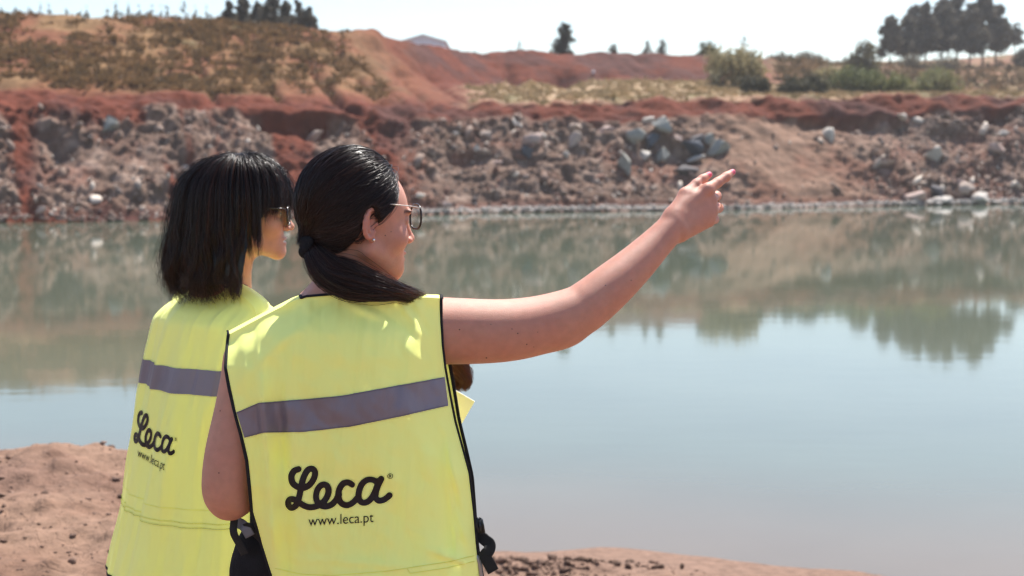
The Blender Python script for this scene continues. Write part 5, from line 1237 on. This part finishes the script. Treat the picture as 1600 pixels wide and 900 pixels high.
def fill_mask(x0, x1, y0, y1, h, fn):
    """marching squares: filled polygons where fn < 0"""
    nx, ny = int((x1 - x0) / h) + 1, int((y1 - y0) / h) + 1; gx, gy = np.meshgrid(x0 + np.arange(nx) * h, y0 + np.arange(ny) * h)
    val = fn(np.stack([gx.ravel(), gy.ravel()], 1)).reshape(ny, nx); V_, F_, vid = [], [], {}
    def vert(key, p):
        if key not in vid: vid[key] = len(V_); V_.append(p)
        return vid[key]
    any_in = (val[:-1, :-1] < 0) | (val[1:, :-1] < 0) | (val[:-1, 1:] < 0) | (val[1:, 1:] < 0)
    for i, j in np.argwhere(any_in):
        c_ = [(i, j), (i, j + 1), (i + 1, j + 1), (i + 1, j)]; poly = []
        for k_ in range(4):
            a, b_ = c_[k_], c_[(k_ + 1) % 4]; va, vb = val[a], val[b_]
            if va < 0: poly.append(vert(a, (gx[a], gy[a])))
            if (va < 0) != (vb < 0):
                t_ = va / (va - vb); key = (min(a, b_), max(a, b_)); poly.append(vert(key, (gx[a] + (gx[b_] - gx[a]) * t_, gy[a] + (gy[b_] - gy[a]) * t_)))
        if len(poly) >= 3: F_.append(tuple(poly))
    return np.array(V_), F_
STK = script_strokes()
logo_v, logo_f = fill_mask(95, 825, 100, 425, 4.2, lambda q: dist_strokes(q, STK) - 20.5)
reg_v, reg_f = fill_mask(776, 822, 162, 208, 1.5, lambda q: np.minimum(np.abs(np.hypot(q[:, 0] - 799, q[:, 1] - 184) - 16) - 2.0, dist_strokes(q, [np.array([(794, 193), (794, 176), (801, 176), (804, 180), (801, 184), (795, 184), (799, 185), (805, 193)], float)]) - 1.8))
def text_mesh(s):
    cu = bpy.data.curves.new('t', 'FONT'); cu.body = s; cu.resolution_u = 6; ob = bpy.data.objects.new('t', cu); col.objects.link(ob)
    bpy.context.view_layer.update(); me = ob.to_mesh(); v = np.array([x.co[:2] for x in me.vertices]); f = [tuple(p.vertices) for p in me.polygons]; ob.to_mesh_clear(); bpy.data.objects.remove(ob); bpy.data.curves.remove(cu)
    v[:, 0] -= v[:, 0].min(); w_ = v[:, 0].max(); return v / w_, f
tx_v, tx_f = text_mesh('www.leca.pt')
zA = lambda p: (420 + p[0] / 4.21, 700 + p[1] / 4.21)
def stamp(v2, f2, mp, bvh, name, person, parent, off=.0011):
    return put([cast(bvh, *mp(p), off) for p in v2], f2, m_ink, name, person, parent)
lv = np.concatenate([logo_v, reg_v]); lf = logo_f + [tuple(i + len(logo_v) for i in q) for q in reg_f]
stamp(lv, lf, zA, bvA, 'logo_print', womanA, vestA)
def zT(p):   # web address: baseline from (262,514) to (690,487), letters 102 px long
    return (420 + (260 + p[0] * 430 + p[1] * -27 * .0) / 4.21, 700 + (513 - p[0] * 27 - p[1] * 430 * 1.12) / 4.21)
stamp(tx_v, tx_f, zT, bvA, 'web_address_print', womanA, vestA)

# ---- second woman's vest, hanging loose round her
zsil = [2.30, 2.22, 2.12, 2.0, 1.85, 1.72, 1.59]
zz_ = lambda z, vals: np.interp(z, zsil[::-1], vals[::-1])
ha = lambda z: zz_(z, [.182, .198, .206, .216, .234, .250, .266]); hb = lambda z: zz_(z, [.075, .125, .140, .150, .160, .170, .182])
cxs = lambda z: zz_(z, [0, -.004, -.018, -.036, -.050, -.060, -.070])
zshB = lambda u: 2.294 + .016 * math.exp(-(u / .42) ** 2) - .040 * abs(u) ** 1.8 - .020 * abs(u) ** 7
def panelB(sign, seed, nr_=100, nc_=120):
    g_ = np.zeros((nr_, nc_, 3)); us = np.linspace(-1, 1, nc_)
    for j, u in enumerate(us):
        zt_ = zshB(u)
        for i, t_ in enumerate(np.linspace(0, 1, nr_)):
            z = zt_ + (1.592 - zt_) * t_; a_, b__ = ha(z) * .985, hb(z)
            an_ = u * math.radians(88); X_ = a_ * math.copysign(abs(math.sin(an_)) ** .92, u); Y_ = sign * b__ * max(0, math.cos(an_)) ** .75
            sh_ = math.exp(-((zt_ - z) / .035) ** 2); Y_ = Y_ * (1 - sh_) + sign * .022 * sh_ * (1 + .3 * (1 - abs(u)))
            g_[i, j] = tb(X_, Y_ + .004, 0) + [cxs(z), 0, z]
    nn = sheet_normals(g_, (fB * sign)); U_, T_ = np.meshgrid(us, np.linspace(0, 1, nr_))
    q = np.stack([U_ * 4.2 + T_ * .6, T_ * 1.5, 0 * U_], -1).reshape(-1, 3); fo = fbm(q, 3, seed).reshape(U_.shape) * .030 * sstep(0, .35, T_) * (1 - .4 * np.abs(U_)) + fbm(q * [2.6, 2.2, 1], 3, seed + 5).reshape(U_.shape) * .006 * sstep(0, .1, T_)
    return g_ + nn * fo[..., None]
bkB, frB = panelB(-1, 301), panelB(1, 302)
def strapB(j0, j1):
    g_ = []
    for j in range(j0, j1 + 1):
        a_, c_ = bkB[0, j], frB[0, j]; g_.append(spline([a_, (a_ + c_) / 2 + [0, 0, .010], c_], 14))
    return np.array(g_).transpose(1, 0, 2)
jb = 45; slB, srB = strapB(0, jb), strapB(119 - jb, 119)
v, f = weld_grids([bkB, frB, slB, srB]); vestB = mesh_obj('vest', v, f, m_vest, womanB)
vestB['label'] = 'loose yellow vest with zip seam across the back, worn by the woman with the bob'
bvB = BVHTree.FromPolygons([tuple(x) for x in v], [tuple(int(i) for i in q) for q in f])
for j in (0, -1):
    st_ = slB if j == 0 else srB
    rib(np.concatenate([frB[::-1, j], st_[::-1, j][1:-1], bkB[:, j]]), rB * (-1 if j == 0 else 1), .0065, .003, m_trim, 'binding', womanB, vestB)
rib(np.concatenate([slB[::-1, -1], bkB[0, jb:120 - jb], srB[:, 0]]), [0, 0, 1], .0065, .003, m_trim, 'binding', womanB, vestB)
rib(bkB[-1], -fB, .008, .003, m_trim, 'binding', womanB, vestB); rib(frB[-1], fB, .008, .003, m_trim, 'binding', womanB, vestB)
def iso_band(g_, z0, z1, m, toward, off, name, mat, wav=0.0):
    nc_ = g_.shape[1]; nn = sheet_normals(g_, toward); out = np.zeros((m, nc_, 3))
    for j in range(nc_):
        zc = g_[:, j, 2]; o_ = np.argsort(zc)
        for i in range(m):
            z = z0 + (z1 - z0) * i / (m - 1) + wav * math.sin(j * .12)
            out[i, j] = [np.interp(z, zc[o_], g_[o_, j, k_] + nn[o_, j, k_] * off) for k_ in range(3)]
    return put(out.reshape(-1, 3), grid_faces(m, nc_), mat, name, womanB, vestB)
iso_band(bkB, 2.122, 2.064, 12, -fB, .0014, 'reflective_band', m_refl); iso_band(frB, 2.122, 2.064, 12, fB, .0014, 'reflective_band', m_refl)
iso_band(bkB, 1.776, 1.7735, 3, -fB, .0016, 'seam', m_seam, .001); iso_band(bkB, 1.766, 1.762, 3, -fB, .0018, 'seam', m_seam, .001); iso_band(bkB, 1.806, 1.8045, 3, -fB, .0012, 'seam', m_seam, .001)
def quad_map(TL_, TR_, BR_, BL_, x0, x1, y0, y1):
    def mp(p):
        u, w_ = (p[0] - x0) / (x1 - x0), (p[1] - y0) / (y1 - y0)
        return tuple((np.array(TL_) * (1 - u) + np.array(TR_) * u) * (1 - w_) + (np.array(BL_) * (1 - u) + np.array(BR_) * u) * w_)
    return mp
stamp(lv, lf, quad_map((215, 636), (278, 677), (272, 722), (208, 691), 110, 822, 115, 410), bvB, 'logo_print', womanB, vestB)
stamp(tx_v, tx_f, quad_map((216, 700), (259, 722), (257, 735), (215, 713), 0, 1, .13, 0), bvB, 'web_address_print', womanB, vestB)

# ---- side straps and buckle of the front woman's vest
m_web = simple('black_webbing', (0.012, 0.012, 0.013), rough=.7, var=.2, scale=80, bump=.5, bscale=900)
m_plast = simple('black_plastic', (0.02, 0.02, 0.022), rough=.3, spec=.5, var=.05)
m_zip = simple('zip_metal', (0.35, 0.35, 0.36), rough=.35, metal=.9, var=.1)
strp = rib(spline([P(740, 812, 2.60), P(746, 832, 2.595), P(757, 843, 2.59), P(765, 850, 2.585), P(764, 860, 2.58), P(758, 868, 2.578), P(764, 880, 2.578), P(771, 893, 2.58)], 40), [0.1, -1, .15], .022, .0012, m_web, 'side_strap', womanA, vestA)
v, f = box_vf(-.0065, .0065, -.004, .004, -.015, .015); bb = bmesh.new(); vs_ = [bb.verts.new(x) for x in v]; [bb.faces.new([vs_[i] for i in q]) for q in f]
bmesh.ops.bevel(bb, geom=bb.edges[:] , offset=.0022, segments=3, affect='EDGES'); v = np.array([x.co[:] for x in bb.verts]); f = [tuple(x.index for x in q.verts) for q in bb.faces]; bb.free()
v = v @ np.array(Matrix.Rotation(-.18, 3, 'Y')).T + P(751, 822, 2.588); put(v, f, m_plast, 'buckle', womanA, vestA)
for k_ in (-1, 1):
    pr = spline([P(748 + k_ * 2, 808, 2.588), P(750 + 5 * k_, 820, 2.583), P(752 + 4 * k_, 832, 2.585)], 10); put(*tube(pr, .0018, 6), m_plast, 'buckle', womanA, vestA)
rib(spline([P(737, 862, 2.585), P(747, 872, 2.58), P(752, 902, 2.58), P(756, 930, 2.58)], 16), [.3, -1, .1], .007, .002, m_zip, 'zip', womanA, vestA)
rib(spline([P(384, 818, 2.57), P(396, 832, 2.58), P(414, 850, 2.60)], 12), [-.5, -1, .1], .016, .002, m_web, 'side_strap', womanA, vestA)
rib(spline([P(370, 816, 2.60), P(381, 822, 2.575), P(391, 838, 2.575)], 12), [-.3, -1, .4], .020, .002, simple('grey_mesh_fabric', (0.20, 0.20, 0.23), rough=.7), 'side_strap', womanA, vestA)
rib(spline([P(366, 812, 2.58), P(365, 832, 2.572), P(374, 850, 2.574), P(383, 866, 2.575)], 14), [-.5, -1, .1], .018, .0022, m_web, 'side_strap', womanA, vestA)

# ================================================================== GLASSES, EARRINGS, RING
m_frame = simple('dark_tortoise_frame', (0.03, 0.018, 0.014), rough=.25, spec=.5, var=.3, scale=90)
m_metal = simple('brushed_metal', (0.62, 0.55, 0.48), rough=.28, metal=1.0, var=.05)
m_silver = simple('silver', (0.8, 0.8, 0.8), rough=.15, metal=1.0, var=.03)
m_lens, t, b = new_mat('clear_lens'); b.inputs['Base Color'].default_value = (1, 1, 1, 1); b.inputs['Roughness'].default_value = 0.02
tr = t.nodes.new('ShaderNodeBsdfTransparent'); tr.inputs[0].default_value = (.93, .95, .95, 1); gl = t.nodes.new('ShaderNodeBsdfGlossy'); gl.inputs['Roughness'].default_value = .03
fr = t.nodes.new('ShaderNodeFresnel'); fr.inputs[0].default_value = 1.5; ms = t.nodes.new('ShaderNodeMixShader'); t.links.new(fr.outputs[0], ms.inputs[0]); t.links.new(tr.outputs[0], ms.inputs[1]); t.links.new(gl.outputs[0], ms.inputs[2]); t.links.new(ms.outputs[0], t.nodes['Material Output'].inputs[0])
m_lens2 = m_lens.copy(); m_lens2.name = 'dark_green_lens'; [setattr(n.inputs[0], 'default_value', (.16, .20, .12, 1)) for n in m_lens2.node_tree.nodes if n.type == 'BSDF_TRANSPARENT']
def glasses(M, person, lens_mat, arm_mat, rx=.0265, rz=.0235, sq=.75, fr_r=.0020, arm_r=.0011, yg=.107, label=None, zo=0.0):
    root = empty('glasses', tuple(to_world(np.array([0, yg, -.004]), M)))
    root.location = Vector(to_world(np.array([0., yg, -.004]), M)) - Vector(person.location); root.parent = person
    if label: root['label'] = label
    W_ = lambda p: to_world(np.array(p, float), M)
    def sub(o):  # move mesh from the person's frame into the glasses' frame
        me = o.data; w_ = np.array([x.co[:] for x in me.vertices]) - np.array(root.location); me.vertices.foreach_set('co', w_.ravel()); me.update(); o.parent = root; return o
    for q in (-1, 1):
        a_ = np.linspace(0, 2 * math.pi, 40, endpoint=False); cs_ = np.sign(np.cos(a_)) * np.abs(np.cos(a_)) ** sq; sn = np.sign(np.sin(a_)) * np.abs(np.sin(a_)) ** sq
        px_ = q * .0335 + rx * cs_; pz = -.006 + zo + rz * sn - .003 * (sn < 0) * np.abs(cs_); py_ = yg - .10 * np.maximum(0, np.abs(px_) - .02) ** 1.3
        ringp = np.stack([px_, py_, pz], 1)
        sub(mesh_obj('rim', *tube(W_(ringp), fr_r, 7, close=True), m_frame, person))
        cen = ringp.mean(0); g_ = [W_(cen + (ringp - cen) * s_ + [0, .0008 * (1 - s_), 0]) for s_ in (1, .66, .33)]; vv_ = np.concatenate(g_ + [W_(cen + [0, .001, 0])[None]]); n_ = 40
        ff_ = [(k_ * n_ + i, k_ * n_ + (i + 1) % n_, (k_ + 1) * n_ + (i + 1) % n_, (k_ + 1) * n_ + i) for k_ in range(2) for i in range(n_)] + [(2 * n_ + i, 2 * n_ + (i + 1) % n_, 3 * n_) for i in range(n_)]
        sub(mesh_obj('lens', vv_, ff_, lens_mat, person))
        arm = spline([(q * .0595, yg - .0045, .010 + zo), (q * .070, yg - .018, .0125 + zo), (q * .0780, .055, .015 + zo), (q * .0830, .010, .0175 + zo), (q * .0830, -.008, .013 + zo), (q * .080, -.022, -.006)], 30)
        sub(mesh_obj('temple_arm', *tube(W_(arm), arm_r, 7), arm_mat, person))
    sub(mesh_obj('bridge', *tube(W_(spline([(-.0085, yg + .001, .002 + zo), (0, yg + .004, .004 + zo), (.0085, yg + .001, .002 + zo)], 10)), .0012, 7), arm_mat, person))
    return root
glasses(MA, womanA, m_lens, m_metal, yg=.1060, zo=.0145, sq=.88, rz=.0225,  label='thin round dark rimmed clear glasses with metal arms'); glasses(MB_, womanB, m_lens2, m_frame, rz=.0215, fr_r=.0024, arm_r=.0018, yg=.1075, label='dark tortoiseshell sunglasses')
v, f = ICO2
for M, person, rr_, mat in ((MA, womanA, .0030, m_silver), (MB_, womanB, .0042, simple('pearl', (.85, .80, .70), rough=.2, spec=.6, var=.02))):
    for q in (-1, 1): mesh_obj('earring', to_world(v * rr_ + [q * .0825, .002 - (.0 if person is womanA else 0), -.0335], M), f, mat, person)
a_ = np.linspace(0, 2 * math.pi, 28, endpoint=False); rc_ = P(1119, 321, 2.868); ax = P(1123, 325, 2.884) - K[2]; ax /= np.linalg.norm(ax); u_ = np.cross(ax, [0, 0, 1]); u_ /= np.linalg.norm(u_); w_ = np.cross(ax, u_)
mesh_obj('ring', *tube([rc_ + .0107 * (math.cos(t_) * u_ + math.sin(t_) * w_) for t_ in a_], .0011, 7, close=True), simple('gold', (.75, .42, .25), rough=.25, metal=1.0, var=.03), womanA)
# small moles on the arm
m_mole = simple('mole', (0.10, 0.045, 0.03), rough=.6)
bmo = BVHTree.FromPolygons([tuple(x) for x in vA], [tuple(int(i) for i in q) for q in fAc])
lo_v, lo_f = ico(2)
for px, py, s_ in ((718, 515, 1.3), (767, 507, .9), (800, 514, 1.1), (809, 521, 1.3), (823, 538, 1.3), (760, 559, 1.5), (986, 438, 1.1), (946, 446, 1.2), (834, 542, .9), (344, 642, 1.2), (342, 739, 1.3), (602, 368, 1.1), (611, 362, .9), (840, 519, .8)):
    mesh_obj('mole', lo_v * [.0010 * s_, .0007 * s_, .0010 * s_] + cast(bmo, px, py, 0.0), lo_f, m_mole, womanA)

# ================================================================== NOTEPAD held in the left hand
C_ = P(742, 627, 2.848); e1 = np.array([-.862, .06, .50]); e1 /= np.linalg.norm(e1); e2 = np.array([-.47, .0, -.88]); e2 -= e1 * (e1 @ e2); e2 /= np.linalg.norm(e2); n_ = np.cross(e1, e2); n_ *= -np.sign(n_[1])
pad = empty('notepad', tuple(C_)); tag(pad, 'cream sheaf of paper held by the pointing woman, its corner beside her vest', 'notepad')
m_paper = simple('cream_paper', (0.80, 0.74, 0.60), rough=.85, var=.05); m_board = simple('clipboard_board', (0.30, 0.19, 0.11), rough=.6, var=.2)
def slab(o0, a, b_, n, th, name, mat):
    v = [C_ + o0 + x * a * e1 + y * b_ * e2 + z * th * n for z in (0, 1) for y in (0, 1) for x in (0, 1)]; o = mesh_obj(name, v, [(0, 2, 3, 1), (4, 5, 7, 6), (0, 1, 5, 4), (2, 6, 7, 3), (0, 4, 6, 2), (1, 3, 7, 5)], mat, pad, False); return o
slab(np.zeros(3), .148, .21, n_, .005, 'pages', m_paper); slab(-n_ * .003 + e1 * .002 + e2 * .002, .146, .206, n_, .0025, 'cover', m_board)
# ================================================================== THE AIR: a thin warm veil over the far bank
m_haze = bpy.data.materials.new('haze_air'); m_haze.use_nodes = True; t = m_haze.node_tree
for n in list(t.nodes): t.nodes.remove(n)
pv = t.nodes.new('ShaderNodeVolumePrincipled'); pv.inputs['Color'].default_value = (0.95, 0.93, 0.92, 1); pv.inputs['Density'].default_value = 0.00042; pv.inputs['Anisotropy'].default_value = 0.3
mo = t.nodes.new('ShaderNodeOutputMaterial'); t.links.new(pv.outputs[0], mo.inputs['Volume'])
v, f = box_vf(-3000, 3000, -80, 2700, -3.0, 34.0)
tag(mesh_obj('haze', v, f, m_haze, smooth=False), 'thin pale haze in the air over the lake', kind='stuff')
